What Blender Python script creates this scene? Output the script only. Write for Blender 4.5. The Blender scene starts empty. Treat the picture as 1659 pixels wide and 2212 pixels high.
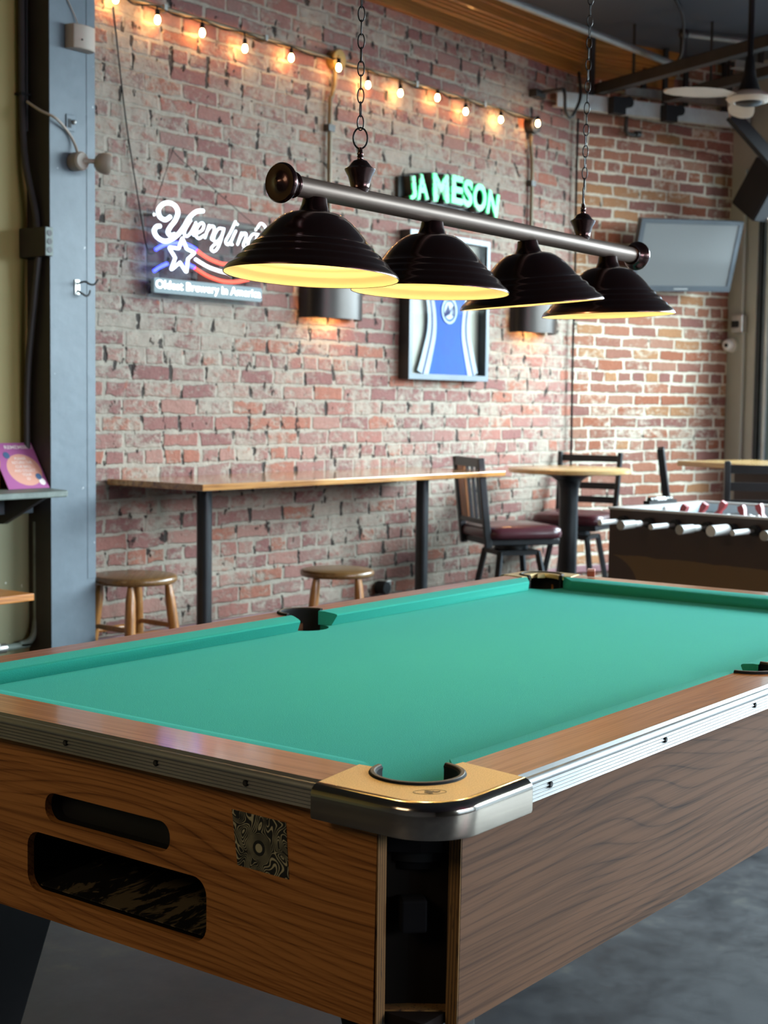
import bpy, bmesh, math, random
from mathutils import Vector, Matrix
from mathutils.geometry import tessellate_polygon
random.seed(11)
sc = bpy.context.scene
col = sc.collection
PI = math.pi
R = math.radians

# ------------------------------------------------------------------ helpers
PW = {}            # world matrix of every built object


class MB:
    """collects shapes into one mesh"""

    def __init__(self):
        self.bm = bmesh.new()
        self.mi = 0

    def m(self, i):
        self.mi = i
        return self

    def face(self, vs):
        try:
            f = self.bm.faces.new(vs)
            f.material_index = self.mi
            return f
        except ValueError:
            return None

    def box(self, x0, x1, y0, y1, z0, z1, M=None):
        M = M or Matrix()
        v = [self.bm.verts.new(M @ Vector(p)) for p in
             [(x0, y0, z0), (x1, y0, z0), (x1, y1, z0), (x0, y1, z0), (x0, y0, z1), (x1, y0, z1), (x1, y1, z1), (x0, y1, z1)]]
        for q in [(0, 3, 2, 1), (4, 5, 6, 7), (0, 1, 5, 4), (1, 2, 6, 5), (2, 3, 7, 6), (3, 0, 4, 7)]:
            self.face([v[i] for i in q])
        return self

    def bar(self, p0, p1, w, h, up=(0, 0, 1)):
        """rectangular bar from p0 to p1, width w sideways, h along up"""
        p0, p1 = Vector(p0), Vector(p1)
        d = (p1 - p0)
        ln = d.length
        d.normalize()
        s = d.cross(Vector(up))
        if s.length < 1e-6:
            s = d.cross(Vector((1, 0, 0)))
        s.normalize()
        u = s.cross(d)
        M = Matrix((d, s, u)).transposed().to_4x4()
        M.translation = p0
        return self.box(0, ln, -w / 2, w / 2, -h / 2, h / 2, M)

    def loft(self, rings, closed=True, caps=True, cyc=False):
        vs = [[self.bm.verts.new(Vector(p)) for p in r] for r in rings]
        n = len(vs[0])
        rng = range(len(vs)) if cyc else range(len(vs) - 1)
        for i in rng:
            a, b = vs[i], vs[(i + 1) % len(vs)]
            for j in range(n if closed else n - 1):
                k = (j + 1) % n
                self.face([a[j], a[k], b[k], b[j]])
        if caps and not cyc:
            self.face(list(reversed(vs[0])))
            self.face(vs[-1])
        return self

    def cyl(self, p0, p1, r0, r1=None, seg=16, caps=True):
        r1 = r0 if r1 is None else r1
        return self.tube([p0, p1], [r0, r1], seg, caps)

    def tube(self, pts, r, seg=10, caps=True, cyc=False):
        pts = [Vector(p) for p in pts]
        n = len(pts)
        rr = r if isinstance(r, (list, tuple)) else [r] * n
        tang = []
        for i in range(n):
            a = pts[i - 1] if (i > 0 or cyc) else pts[0]
            b = pts[(i + 1) % n] if (i < n - 1 or cyc) else pts[-1]
            t = (b - a)
            tang.append(t.normalized() if t.length > 1e-9 else Vector((0, 0, 1)))
        t0 = tang[0]
        s = t0.cross(Vector((0, 0, 1)))
        if s.length < 1e-3:
            s = t0.cross(Vector((0, 1, 0)))
        s.normalize()
        rings = []
        for i in range(n):
            t = tang[i]
            s = (s - t * s.dot(t))
            s = s.normalized() if s.length > 1e-6 else t.orthogonal().normalized()
            b = t.cross(s)
            rings.append([pts[i] + (s * math.cos(2 * PI * k / seg) + b * math.sin(2 * PI * k / seg)) * rr[i] for k in range(seg)])
        return self.loft(rings, True, caps, cyc)

    def lathe(self, prof, seg=32, M=None, cyc=False, caps=False):
        M = M or Matrix()
        rings = [[M @ Vector((r * math.cos(2 * PI * k / seg), r * math.sin(2 * PI * k / seg), z)) for k in range(seg)] for r, z in prof]
        return self.loft(rings, True, caps, cyc)

    def poly(self, loops, M, z0, z1, top=True, bot=True, sides=True):
        """extruded polygon with holes; loops[0] outer, others holes, 2D points; M maps (a,b,z)"""
        V = [[Vector((p[0], p[1], 0)) for p in l] for l in loops]
        tris = tessellate_polygon(V)
        flat = [p for l in loops for p in l]
        vt = [self.bm.verts.new(M @ Vector((p[0], p[1], z1))) for p in flat]
        vb = [self.bm.verts.new(M @ Vector((p[0], p[1], z0))) for p in flat]
        for t in tris:
            a, b, c = [flat[i] for i in t]
            ar = (b[0] - a[0]) * (c[1] - a[1]) - (b[1] - a[1]) * (c[0] - a[0])
            t = t if ar > 0 else (t[0], t[2], t[1])
            if top:
                self.face([vt[i] for i in t])
            if bot:
                self.face([vb[i] for i in reversed(t)])
        if sides:
            o = 0
            for l in loops:
                n = len(l)
                for i in range(n):
                    j = (i + 1) % n
                    self.face([vb[o + i], vb[o + j], vt[o + j], vt[o + i]])
                o += n
        return self

    def sphere(self, c, r, seg=16, rings=10, sz=1.0):
        c = Vector(c)
        prof = [(max(r * math.sin(PI * i / rings), 1e-4), -r * sz * math.cos(PI * i / rings)) for i in range(rings + 1)]
        return self.lathe(prof, seg, Matrix.Translation(c), caps=True)

    def build(self, name, mats, parent=None, world=False, smooth=35, bevel=0, seg=2, fix=True):
        bm = self.bm
        bmesh.ops.remove_doubles(bm, verts=bm.verts, dist=1e-6)
        if fix:
            bmesh.ops.recalc_face_normals(bm, faces=bm.faces)
        if world and parent is not None:
            bm.transform(PW[parent.name].inverted())
        me = bpy.data.meshes.new(name)
        bm.to_mesh(me)
        bm.free()
        for m_ in (mats if isinstance(mats, (list, tuple)) else [mats]):
            me.materials.append(m_)
        if smooth:
            me.polygons.foreach_set('use_smooth', [True] * len(me.polygons))
            me.set_sharp_from_angle(angle=R(smooth))
        o = bpy.data.objects.new(name, me)
        col.objects.link(o)
        if bevel:
            b = o.modifiers.new('bevel', 'BEVEL')
            b.width = bevel
            b.segments = seg
            b.limit_method = 'ANGLE'
            b.angle_limit = R(40)
        if parent is not None:
            o.parent = parent
            PW[o.name] = PW[parent.name]
        else:
            PW[o.name] = Matrix()
        return o


def tag(o, label, cat, group=None):
    o['label'] = label
    o['category'] = cat
    if group:
        o['group'] = group
    return o


def thing(name, label, cat, loc=(0, 0, 0), rotz=0.0, group=None):
    o = bpy.data.objects.new(name, None)
    o.empty_display_size = .1
    col.objects.link(o)
    o.location = loc
    o.rotation_euler = (0, 0, rotz)
    PW[o.name] = Matrix.Translation(Vector(loc)) @ Matrix.Rotation(rotz, 4, 'Z')
    return tag(o, label, cat, group)


def struct(o):
    o['kind'] = 'structure'
    return o


def kids(o):
    return [c for c in bpy.data.objects if c.parent == o]


def dup(root, loc, rotz, label=None, scale=1.0):
    r = root.copy()
    col.objects.link(r)
    r.location = loc
    r.rotation_euler = (0, 0, rotz)
    r.scale = (scale, scale, scale)
    if label:
        r['label'] = label
    for ch in kids(root):
        c = ch.copy()
        col.objects.link(c)
        c.parent = r
        for g in kids(ch):
            d = g.copy()
            col.objects.link(d)
            d.parent = c
    return r


def spline(pts, n=8, cyc=False):
    """Catmull-Rom through points"""
    P = [Vector(p) for p in pts]
    out = []
    N = len(P)
    segs = N if cyc else N - 1
    for i in range(segs):
        p0 = P[(i - 1) % N] if (cyc or i > 0) else P[0]
        p1, p2 = P[i], P[(i + 1) % N]
        p3 = P[(i + 2) % N] if (cyc or i + 2 < N) else P[-1]
        for k in range(n):
            t = k / n
            out.append(.5 * ((2 * p1) + (p2 - p0) * t + (2 * p0 - 5 * p1 + 4 * p2 - p3) * t * t + (3 * p1 - p0 - 3 * p2 + p3) * t ** 3))
    if not cyc:
        out.append(P[-1])
    return out


def arc(cx, cy, r, a0, a1, n):
    return [(cx + r * math.cos(R(a0 + (a1 - a0) * i / n)), cy + r * math.sin(R(a0 + (a1 - a0) * i / n))) for i in range(n + 1)]


def rrect(x0, x1, y0, y1, r, n=6):
    return (arc(x1 - r, y0 + r, r, -90, 0, n) + arc(x1 - r, y1 - r, r, 0, 90, n) + arc(x0 + r, y1 - r, r, 90, 180, n) + arc(x0 + r, y0 + r, r, 180, 270, n))


# ------------------------------------------------------------------ materials
class NG:
    def __init__(self, name):
        self.mat = bpy.data.materials.new(name)
        self.mat.use_nodes = True
        self.nt = self.mat.node_tree
        self.bsdf = self.nt.nodes['Principled BSDF']
        self.out = self.nt.nodes['Material Output']

    def new(self, t, **kw):
        n = self.nt.nodes.new(t)
        for k, v in kw.items():
            setattr(n, k, v)
        return n

    def put(self, sock, v):
        if isinstance(v, bpy.types.NodeSocket):
            self.nt.links.new(v, sock)
        else:
            sock.default_value = v

    def math(self, op, a, b=None, c=None, clamp=False):
        n = self.new('ShaderNodeMath', operation=op, use_clamp=clamp)
        self.put(n.inputs[0], a)
        if b is not None:
            self.put(n.inputs[1], b)
        if c is not None:
            self.put(n.inputs[2], c)
        return n.outputs[0]

    def coord(self, kind='Object'):
        return self.new('ShaderNodeTexCoord').outputs[kind]

    def sep(self, v):
        n = self.new('ShaderNodeSeparateXYZ')
        self.put(n.inputs[0], v)
        return n.outputs

    def comb(self, x=0., y=0., z=0.):
        n = self.new('ShaderNodeCombineXYZ')
        for i, v in enumerate((x, y, z)):
            self.put(n.inputs[i], v)
        return n.outputs[0]

    def vscale(self, v, s):
        n = self.new('ShaderNodeVectorMath', operation='MULTIPLY')
        self.put(n.inputs[0], v)
        n.inputs[1].default_value = s
        return n.outputs[0]

    def noise(self, v, scale=5., detail=2., rough=.5, dist=0., color=False):
        n = self.new('ShaderNodeTexNoise')
        if v is not None:
            self.put(n.inputs['Vector'], v)
        n.inputs['Scale'].default_value = scale
        n.inputs['Detail'].default_value = detail
        n.inputs['Roughness'].default_value = rough
        n.inputs['Distortion'].default_value = dist
        return n.outputs['Color' if color else 'Fac']

    def white(self, v):
        n = self.new('ShaderNodeTexWhiteNoise', noise_dimensions='3D')
        self.put(n.inputs['Vector'], v)
        return n.outputs['Value']

    def ramp(self, f, stops, interp='LINEAR'):
        n = self.new('ShaderNodeValToRGB')
        cr = n.color_ramp
        cr.interpolation = interp
        while len(cr.elements) < len(stops):
            cr.elements.new(.5)
        for e, (p, c) in zip(cr.elements, stops):
            e.position = p
            e.color = (c, c, c, 1) if isinstance(c, (int, float)) else (*c, 1)
        self.put(n.inputs[0], f)
        return n.outputs[0]

    def smooth(self, f, a, b):
        n = self.new('ShaderNodeMapRange', interpolation_type='SMOOTHSTEP')
        self.put(n.inputs[0], f)
        n.inputs[1].default_value = a
        n.inputs[2].default_value = b
        return n.outputs[0]

    def mix(self, f, a, b, blend='MIX'):
        n = self.new('ShaderNodeMix', data_type='RGBA', blend_type=blend)
        self.put(n.inputs[0], f)
        for s, v in ((n.inputs[6], a), (n.inputs[7], b)):
            self.put(s, v if isinstance(v, bpy.types.NodeSocket) else (*v, 1))
        return n.outputs[2]

    def bump(self, h, strength=.3, dist=.01):
        n = self.new('ShaderNodeBump')
        n.inputs['Strength'].default_value = strength
        n.inputs['Distance'].default_value = dist
        self.put(n.inputs['Height'], h)
        self.put(self.bsdf.inputs['Normal'], n.outputs[0])

    def set(self, **kw):
        names = dict(color='Base Color', rough='Roughness', metal='Metallic', coat='Coat Weight', crough='Coat Roughness', spec='Specular IOR Level',
                     emis='Emission Color', es='Emission Strength', trans='Transmission Weight', sheen='Sheen Weight', srough='Sheen Roughness', aniso='Anisotropic', alpha='Alpha', ior='IOR')
        for k, v in kw.items():
            s = self.bsdf.inputs[names[k]]
            if isinstance(v, tuple):
                v = (*v, 1)
            self.put(s, v)
        return self


def srgb(r, g, b):
    f = lambda c: (c / 255 / 12.92) if c / 255 <= .04045 else ((c / 255 + .055) / 1.055) ** 2.4
    return (f(r), f(g), f(b))


def plain(name, c, rough=.5, metal=0., var=.12, vs=9., bump=0., bs=60., coat=0., **kw):
    """colour with a little mottling and fine bump"""
    g = NG(name)
    co = g.coord()
    n = g.noise(co, vs, 4., .6)
    dark = tuple(x * (1 - var) for x in c)
    lite = tuple(min(1, x * (1 + var)) for x in c)
    g.set(color=g.ramp(n, [(.3, dark), (.7, lite)]), metal=metal, coat=coat, **kw)
    g.set(rough=g.math('MULTIPLY_ADD', n, .16, rough - .08, clamp=True))
    if bump:
        g.bump(g.noise(co, bs, 3.), bump, .004)
    return g.mat


def emit(name, c, s):
    g = NG(name)
    g.set(color=c, emis=c, es=s, rough=.4)
    return g.mat


def wood(name, lite, mid, dark, axis=0, rough=.35, coat=0., ring=20., fs=1., contrast=1., seed=0., spec=.5):
    """flat-sawn laminate: contour loops of a stretched noise along the grain, plus fine streaks"""
    g = NG(name)
    s = g.sep(g.coord())
    u = s[axis]
    v, w = [s[i] for i in range(3) if i != axis]
    base = g.comb(g.math('MULTIPLY_ADD', u, .95 * fs, seed), g.math('MULTIPLY', v, 4.6 * fs), g.math('MULTIPLY', w, 4.6 * fs))
    n = g.noise(base, 1., 1., .4, .15)
    fld = g.math('ADD', g.math('MULTIPLY', g.math('ADD', v, w), 78. * fs), g.math('MULTIPLY', n, ring))
    k = g.math('FRACT', fld)
    line = g.ramp(k, [(0, .85), (.07, .38), (.3, .12), (.7, .22), (.92, .42), (1, .9)])
    line = g.math('MULTIPLY', line, g.math('MULTIPLY_ADD', g.noise(g.vscale(g.coord(), (3, 3, 3)), 1., 2.), 1.2, .25))
    st = g.noise(g.comb(g.math('MULTIPLY', u, 5), g.math('MULTIPLY', v, 330), g.math('MULTIPLY', w, 330)), 1., 3., .6)
    st2 = g.noise(g.comb(g.math('MULTIPLY', u, 2), g.math('MULTIPLY', v, 90), g.math('MULTIPLY', w, 90)), 1., 2., .6)
    f = g.math('ADD', g.math('MULTIPLY', line, .62 * contrast), g.math('ADD', g.math('MULTIPLY', g.math('SUBTRACT', st, .5), .9), g.math('MULTIPLY', g.math('SUBTRACT', st2, .5), 1.0)))
    c = g.ramp(f, [(0., lite), (.3, mid), (.75, dark)])
    g.set(color=c, coat=coat, crough=.1, spec=spec)
    g.set(rough=g.math('MULTIPLY_ADD', st2, .15, rough - .07))
    g.bump(st, .12, .001)
    return g.mat


def brick(name, cols, mort, smear, hole, orange, warm, h=.0685, seed=0., wide=1.):
    g = NG(name)
    co = g.coord()
    s = g.sep(co)
    wob = g.noise(co, 7., 2.)
    wob2 = g.noise(g.vscale(co, (1, 1, 1.7)), 5., 2.)
    x = g.math('ADD', s[0], g.math('MULTIPLY', g.math('SUBTRACT', wob, .5), .035))
    z = g.math('ADD', s[2], g.math('MULTIPLY', g.math('SUBTRACT', wob2, .5), .02))
    vz = g.math('DIVIDE', z, h)
    row = g.math('FLOOR', vz)
    hd = g.math('LESS_THAN', g.math('MODULO', g.math('ADD', row, 3.), 6.), 1.)
    bw = g.math('MULTIPLY_ADD', hd, -.104, .212)
    rn = g.white(g.comb(row, seed, 3.))
    u = g.math('ADD', g.math('DIVIDE', x, bw), g.math('ADD', g.math('MULTIPLY', row, .5), g.math('MULTIPLY', rn, .35)))
    cell = g.math('FLOOR', u)
    fu, fv = g.math('FRACT', u), g.math('FRACT', vz)
    du = g.math('MULTIPLY', g.math('MINIMUM', fu, g.math('SUBTRACT', 1., fu)), bw)
    dv = g.math('MULTIPLY', g.math('MINIMUM', fv, g.math('SUBTRACT', 1., fv)), h)
    d = g.math('MINIMUM', du, dv)
    ed = g.noise(co, 34., 3., .65)
    d2 = g.math('ADD', d, g.math('MULTIPLY', g.math('SUBTRACT', ed, .5), .016))
    mask = g.smooth(g.math('ADD', d2, g.math('MULTIPLY', g.math('SUBTRACT', g.noise(co, 6., 2.), .5), -.018 * wide)), .005, .0105)
    idn = g.white(g.comb(cell, row, seed))
    idb = g.white(g.comb(row, cell, seed + 5))
    n = len(cols)
    bc = g.ramp(idn, [(i / n, c) for i, c in enumerate(cols)], 'CONSTANT')
    tex = g.noise(co, 60., 4., .7)
    bc = g.mix(g.math('MULTIPLY', tex, .5), bc, tuple(.5 * x for x in cols[0]), 'MULTIPLY')
    # limewash / mortar smeared over the faces
    sm = g.math('ADD', g.noise(co, 2.2, 2.), g.math('MULTIPLY', g.math('SUBTRACT', g.noise(g.vscale(co, (1, 1, 1.6)), 19., 4., .7), .5), 1.3))
    sm = g.math('ADD', sm, g.math('MULTIPLY', g.math('SUBTRACT', idb, .5), .26))
    smf = g.smooth(sm, .62 - smear, .95 - smear)
    mc = g.mix(g.noise(co, 26., 3., .6), tuple(x * .58 for x in mort), tuple(min(1, x * 1.2) for x in mort))
    face = g.mix(g.math('MULTIPLY', smf, .88), bc, mc)
    c = g.mix(mask, mc, face)
    # missing mortar: dark gaps mostly at the upright joints
    hz = g.math('ADD', g.noise(g.vscale(co, (1, 1, .6)), 19., 3., .6), g.math('MULTIPLY', g.smooth(du, .022, .002), .13))
    hf = g.smooth(hz, hole, hole + .05)
    c = g.mix(g.math('MULTIPLY', hf, .92), c, (.03, .022, .02))
    red = g.smooth(g.noise(co, 15., 3.), orange, orange + .06)
    c = g.mix(g.math('MULTIPLY', red, .6), c, warm)
    g.set(color=c, rough=.85, spec=.25)
    hgt = g.math('ADD', g.math('MULTIPLY', mask, g.math('SUBTRACT', 1., g.math('MULTIPLY', smf, .5))), g.math('MULTIPLY', tex, .55))
    hgt = g.math('ADD', hgt, g.math('ADD', g.math('MULTIPLY', hf, -1.5), g.math('MULTIPLY', g.noise(co, 16., 3.), .8)))
    g.bump(hgt, .8, .009)
    return g.mat


M = {}
M['brick'] = brick('old_brick', [(.40, .19, .155), (.34, .165, .145), (.43, .24, .195), (.31, .15, .135), (.38, .20, .17), (.43, .18, .125), (.36, .21, .18)], (.43, .375, .305), .24, .635, .69, (.40, .13, .08), wide=1.3)
M['brick_b'] = brick('orange_brick', [(.42, .19, .12), (.36, .17, .12), (.47, .25, .125), (.34, .16, .12), (.43, .23, .16), (.40, .155, .09), (.31, .145, .12)], (.72, .66, .53), .06, .72, .72, (.42, .16, .07), seed=3.)
M['yellow'] = None
g = NG('two_tone_wall_paint')
s = g.sep(g.coord())
low = g.math('LESS_THAN', s[2], .93)
nz = g.noise(g.coord(), 3., 4.)
c = g.mix(low, srgb(172, 152, 88), srgb(134, 132, 98))
c = g.mix(g.math('MULTIPLY', nz, .35), c, (.2, .17, .08), 'MULTIPLY')
sp = g.smooth(g.noise(g.coord(), 38., 2.), .74, .77)
c = g.mix(g.math('MULTIPLY', sp, low), c, (.6, .6, .5))
g.set(color=c, rough=.55)
M['yellow'] = g.mat
g = NG('blue_grey_paint')
co = g.coord()
c = g.ramp(g.noise(co, 6., 5., .65), [(.3, srgb(90, 103, 113)), (.7, srgb(106, 119, 129))])
chip = g.smooth(g.noise(g.vscale(co, (1, 1, .8)), 24., 3., .6), .735, .75)
c = g.mix(chip, c, (.55, .58, .58))
g.set(color=c, rough=.45)
g.bump(g.noise(co, 22., 4.), .25, .004)
M['blue'] = g.mat
M['dark_side'] = plain('dark_brown_and_shade', srgb(52, 46, 46), .5, var=.2)  # brown of conduit and brackets; on the post side it paints in shade
g = NG('worn_concrete')
co = g.coord()
n1 = g.noise(co, 1.6, 5., .65)
n2 = g.noise(co, 9., 5., .7)
f = g.math('ADD', g.math('MULTIPLY', n1, .65), g.math('MULTIPLY', n2, .45))
c = g.ramp(f, [(.38, (.026, .027, .031)), (.6, (.058, .060, .066)), (.72, (.12, .115, .10))])
g.set(color=c)
g.set(rough=g.ramp(n2, [(.3, .38), (.7, .62)]))
g.bump(n2, .15, .004)
M['floor'] = g.mat
M['ceiling'] = plain('slate_ceiling_paint', srgb(66, 74, 86), .6, var=.1, vs=2.)
M['dark_wall'] = plain('dark_wall_paint', srgb(60, 56, 54), .7)
M['crown'] = wood('amber_stained_pine', srgb(176, 116, 48), srgb(150, 92, 36), srgb(92, 52, 20), 0, .4, .2, 14., .8, .7)
M['maroon'] = plain('maroon_paint', srgb(128, 88, 92), .5, var=.2)
# pool table
g = NG('green_billiard_cloth')
co = g.coord()
n1 = g.noise(co, 420., 2., .7)
n2 = g.noise(co, 5., 3.)
c = g.mix(n1, (.018, .245, .188), (.032, .325, .262))
c = g.mix(g.math('MULTIPLY', n2, .25), c, (.6, .8, .75), 'MULTIPLY')
lint = g.smooth(g.noise(co, 70., 1.), .81, .825)
c = g.mix(g.math('MULTIPLY', lint, .35), c, (.02, .12, .09))
g.set(color=c, rough=.95, spec=.08, sheen=.12, srough=.5)
g.bsdf.inputs['Sheen Tint'].default_value = (.25, 1., .85, 1)
g.bump(n1, .35, .0015)
M['cloth'] = g.mat
M['cabinet_x'] = wood('oak_laminate_side_shaded', srgb(100, 71, 51), srgb(80, 56, 40), srgb(42, 28, 20), 0, .55, 0., 18., .9, .95, 3.3, .15)  # same laminate as the end panel, with shade put into the colour
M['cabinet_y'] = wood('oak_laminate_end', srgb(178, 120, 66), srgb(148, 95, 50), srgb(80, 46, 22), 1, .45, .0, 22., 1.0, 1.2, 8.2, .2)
M['rail_x'] = wood('oak_rail_long', srgb(180, 118, 66), srgb(154, 96, 50), srgb(98, 58, 28), 0, .3, .25, 12., 1.6, .7, 1.)
M['rail_y'] = wood('oak_rail_short', srgb(180, 118, 66), srgb(154, 96, 50), srgb(98, 58, 28), 1, .40, .6, 12., 1.6, .7, 5.)
M['rail_far'] = wood('red_oak_rail', srgb(150, 90, 58), srgb(128, 72, 44), srgb(84, 44, 26), 0, .35, .2, 12., 1.6, .7, 2.)
M['alu'] = plain('ribbed_aluminium', (.25, .255, .255), .42, .7, var=.12, vs=4.)
M['chrome'] = plain('nickel_chrome', (.46, .40, .34), .12, 1., var=.08, vs=5.)
g = NG('champagne_casting')
co = g.coord()
sp = g.noise(co, 520., 2., .7)
g.set(color=g.ramp(sp, [(.3, (.56, .41, .19)), (.7, (.86, .66, .34))]), metal=.75, rough=.42)
g.bump(sp, .35, .001)
M['casting'] = g.mat
M['casting_mark'] = plain('casting_mark', (.12, .085, .04), .5, .5)
M['rubber'] = plain('black_rubber', (.008, .008, .009), .75, var=.3, spec=.2)
M['worn_rubber'] = plain('worn_rubber', (.10, .075, .05), .55, var=.3, vs=40.)
M['black'] = plain('black_paint', (.009, .009, .010), .5, var=.3, spec=.3)
M['black_in'] = plain('black_interior', (.005, .005, .006), .9, var=.3, spec=.1)
g = NG('scuffed_black_tray')
co = g.coord()
sc1 = g.smooth(g.noise(g.vscale(co, (.35, 1, 1)), 26., 4., .75, .6), .50, .56)
g.set(color=g.mix(sc1, (.005, .005, .006), (.11, .085, .05)), rough=.7, spec=.2)
M['tray'] = g.mat
g = NG('plywood_edge')
s = g.sep(g.coord())
pl = g.math('FRACT', g.math('MULTIPLY', g.math('ADD', s[0], s[1]), 210.))
stz = g.noise(g.comb(g.math('MULTIPLY', s[0], 300), g.math('MULTIPLY', s[1], 300), g.math('MULTIPLY', s[2], 22)), 1., 3.)
c = g.ramp(pl, [(0, srgb(56, 38, 19)), (.3, srgb(126, 92, 48)), (.7, srgb(142, 105, 56)), (1, srgb(64, 43, 22))])
c = g.mix(g.smooth(stz, .6, .66), c, (.02, .013, .008))
g.set(color=c, rough=.7)
M['ply'] = g.mat
M['dark_panel'] = plain('dark_brown_board', (.010, .0065, .005), .8, var=.25, spec=.15)
g = NG('swirl_sticker')
co = g.coord()
s = g.sep(co)
# swirling line drawing around a pale disc
yy = g.math('SUBTRACT', s[1], .160 - .503)
zz = g.math('SUBTRACT', s[2], .687)
rad = g.math('SQRT', g.math('ADD', g.math('MULTIPLY', yy, yy), g.math('MULTIPLY', zz, zz)))
nn = g.noise(co, 30., 0., .5, .9)
w_ = g.smooth(rad, .008, .024)
fld = g.math('ADD', g.math('MULTIPLY', rad, 120.), g.math('MULTIPLY', g.math('MULTIPLY', nn, 17.), w_))
ln = g.math('PINGPONG', fld, .5)
thick = g.math('MULTIPLY_ADD', g.noise(co, 60., 1.), .42, .12)
ink = g.smooth(g.math('SUBTRACT', ln, thick), .0, .05)
disc = g.math('LESS_THAN', rad, .0062)
ring = g.math('LESS_THAN', rad, .0105)
v = g.math('MULTIPLY', ink, g.math('SUBTRACT', 1., ring))
v = g.math('MAXIMUM', v, disc)
g.set(color=g.mix(v, (.006, .006, .007), srgb(172, 166, 136)), rough=.45)
M['sticker'] = g.mat
# lamp
g = NG('dark_bronze')
co = g.coord()
g.set(color=g.mix(g.noise(co, 30., 3.), (.048, .020, .019), (.074, .033, .028)), metal=.85, rough=.24, coat=.5, crough=.1)
M['bronze'] = g.mat
g = NG('brushed_pewter')
co = g.coord()
n = g.noise(g.vscale(co, (3, 200, 200)), 1., 3.)
g.set(color=g.ramp(n, [(.3, (.125, .086, .066)), (.7, (.18, .128, .10))]), metal=.55, rough=.47)
M['pewter'] = g.mat
g = NG('warm_white_enamel')
g.set(color=(.84, .72, .44), rough=.4)
M['enamel'] = g.mat
M['bulb'] = emit('warm_bulb', (1., .70, .32), 60.)
M['string_bulb'] = emit('string_bulb', (1., .48, .14), 110.)
M['sconce_bulb'] = emit('sconce_bulb', (1., .48, .14), 160.)
M['iron'] = plain('black_iron', (.018, .016, .016), .4, .6, var=.3)
# furniture
M['stool'] = wood('honey_stool_wood', srgb(176, 118, 58), srgb(148, 94, 44), srgb(92, 54, 24), 2, .32, .3, 10., 1.2, .6)
M['stool_seat'] = wood('dark_stool_seat', srgb(134, 98, 58), srgb(112, 80, 46), srgb(70, 46, 24), 0, .3, .3, 12., 1.4, .7)
g = NG('varnished_plank')
s = g.sep(g.coord())
st = g.noise(g.comb(g.math('MULTIPLY', s[0], 3), g.math('MULTIPLY', s[1], 40), g.math('MULTIPLY', s[2], 40)), 1., 3.)
big = g.noise(g.coord(), 3., 3.)
c = g.ramp(g.math('ADD', g.math('MULTIPLY', st, .6), g.math('MULTIPLY', big, .4)), [(.35, srgb(112, 68, 40)), (.5, srgb(186, 130, 72)), (.66, srgb(214, 164, 100))])
g.set(color=c, rough=.16, coat=.6, crough=.06)
M['counter'] = g.mat
M['table_top'] = wood('pale_maple_laminate', srgb(214, 176, 118), srgb(196, 156, 100), srgb(150, 112, 66), 0, .25, .4, 10., .8, .5)
M['black_metal'] = plain('charcoal_metal', (.026, .028, .031), .36, .3, var=.15)
M['vinyl'] = plain('burgundy_vinyl', (.085, .018, .026), .3, var=.15, bump=.1, bs=200., coat=.2)
M['splat'] = wood('chair_splat_wood', srgb(176, 112, 60), srgb(146, 88, 44), srgb(92, 52, 24), 2, .4, .1)
M['brown_laminate'] = plain('brown_laminate', srgb(66, 52, 48), .5, var=.12, vs=160.)
g = NG('foosball_brown_and_tan')
co = g.coord()
s = g.sep(co)
wv = g.math('MULTIPLY', g.math('SUBTRACT', g.noise(co, 5., 3.), .5), .03)
tan1 = g.math('LESS_THAN', g.math('ADD', s[2], wv), g.math('MULTIPLY_ADD', s[0], -.012, .702))
dx, dz = g.math('SUBTRACT', s[0], -.03), g.math('SUBTRACT', s[2], .57)
inc = g.math('GREATER_THAN', g.math('ADD', g.math('MULTIPLY', dx, dx), g.math('MULTIPLY', dz, g.math('MULTIPLY', dz, 1.6))), .029)
c = g.mix(g.math('MULTIPLY', tan1, inc), srgb(74, 58, 54), srgb(116, 90, 62))
g.set(color=c, rough=.5)
M['foos'] = g.mat
M['foos_rim'] = plain('pale_rim', srgb(196, 190, 184), .4)
M['foos_field'] = plain('pale_blue_field', srgb(196, 214, 222), .4, var=.08)
M['white_plastic'] = plain('white_plastic', (.78, .78, .76), .35, var=.05)
M['grey_plastic'] = plain('grey_plastic', (.42, .42, .40), .4)
M['red_plastic'] = plain('red_plastic', (.36, .045, .05), .35)
M['steel'] = plain('galvanised_steel', (.48, .47, .44), .35, .9, var=.15, vs=14.)
M['pipe_grey'] = plain('grey_pipe_paint', srgb(142, 142, 138), .45, .35, var=.12, vs=14.)
M['dark_steel'] = plain('dark_steel', (.06, .058, .056), .42, .7, var=.2)
M['track'] = plain('pale_galvanised_track', (.62, .68, .68), .4, .5, var=.1, vs=20.)
M['conduit'] = plain('painted_conduit', srgb(120, 108, 84), .5, .2, var=.2, vs=20.)
M['brass_box'] = plain('ochre_painted_box', srgb(142, 118, 58), .5, .2, var=.2)
M['jamb'] = plain('grey_green_steel_paint', srgb(172, 176, 168), .45, var=.08, vs=3.)
M['frame_dark'] = plain('dark_door_frame', srgb(52, 60, 66), .4, .3)
M['frame_light'] = plain('pale_door_frame', srgb(196, 210, 214), .35, .2)
M['pane_cover_blue'] = plain('blue_pane_cover', srgb(150, 172, 190), .35, .2)
M['pane_cover_teal'] = plain('teal_pane_cover', srgb(112, 138, 142), .35, .2)
M['tv_bezel'] = plain('tv_bezel', srgb(66, 72, 78), .35, var=.06)
g = NG('tv_screen')
g.set(color=(.12, .125, .125), rough=.35, spec=.5)
M['tv'] = g.mat
M['beige'] = plain('beige_plastic', srgb(176, 160, 146), .45, var=.06)
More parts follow.
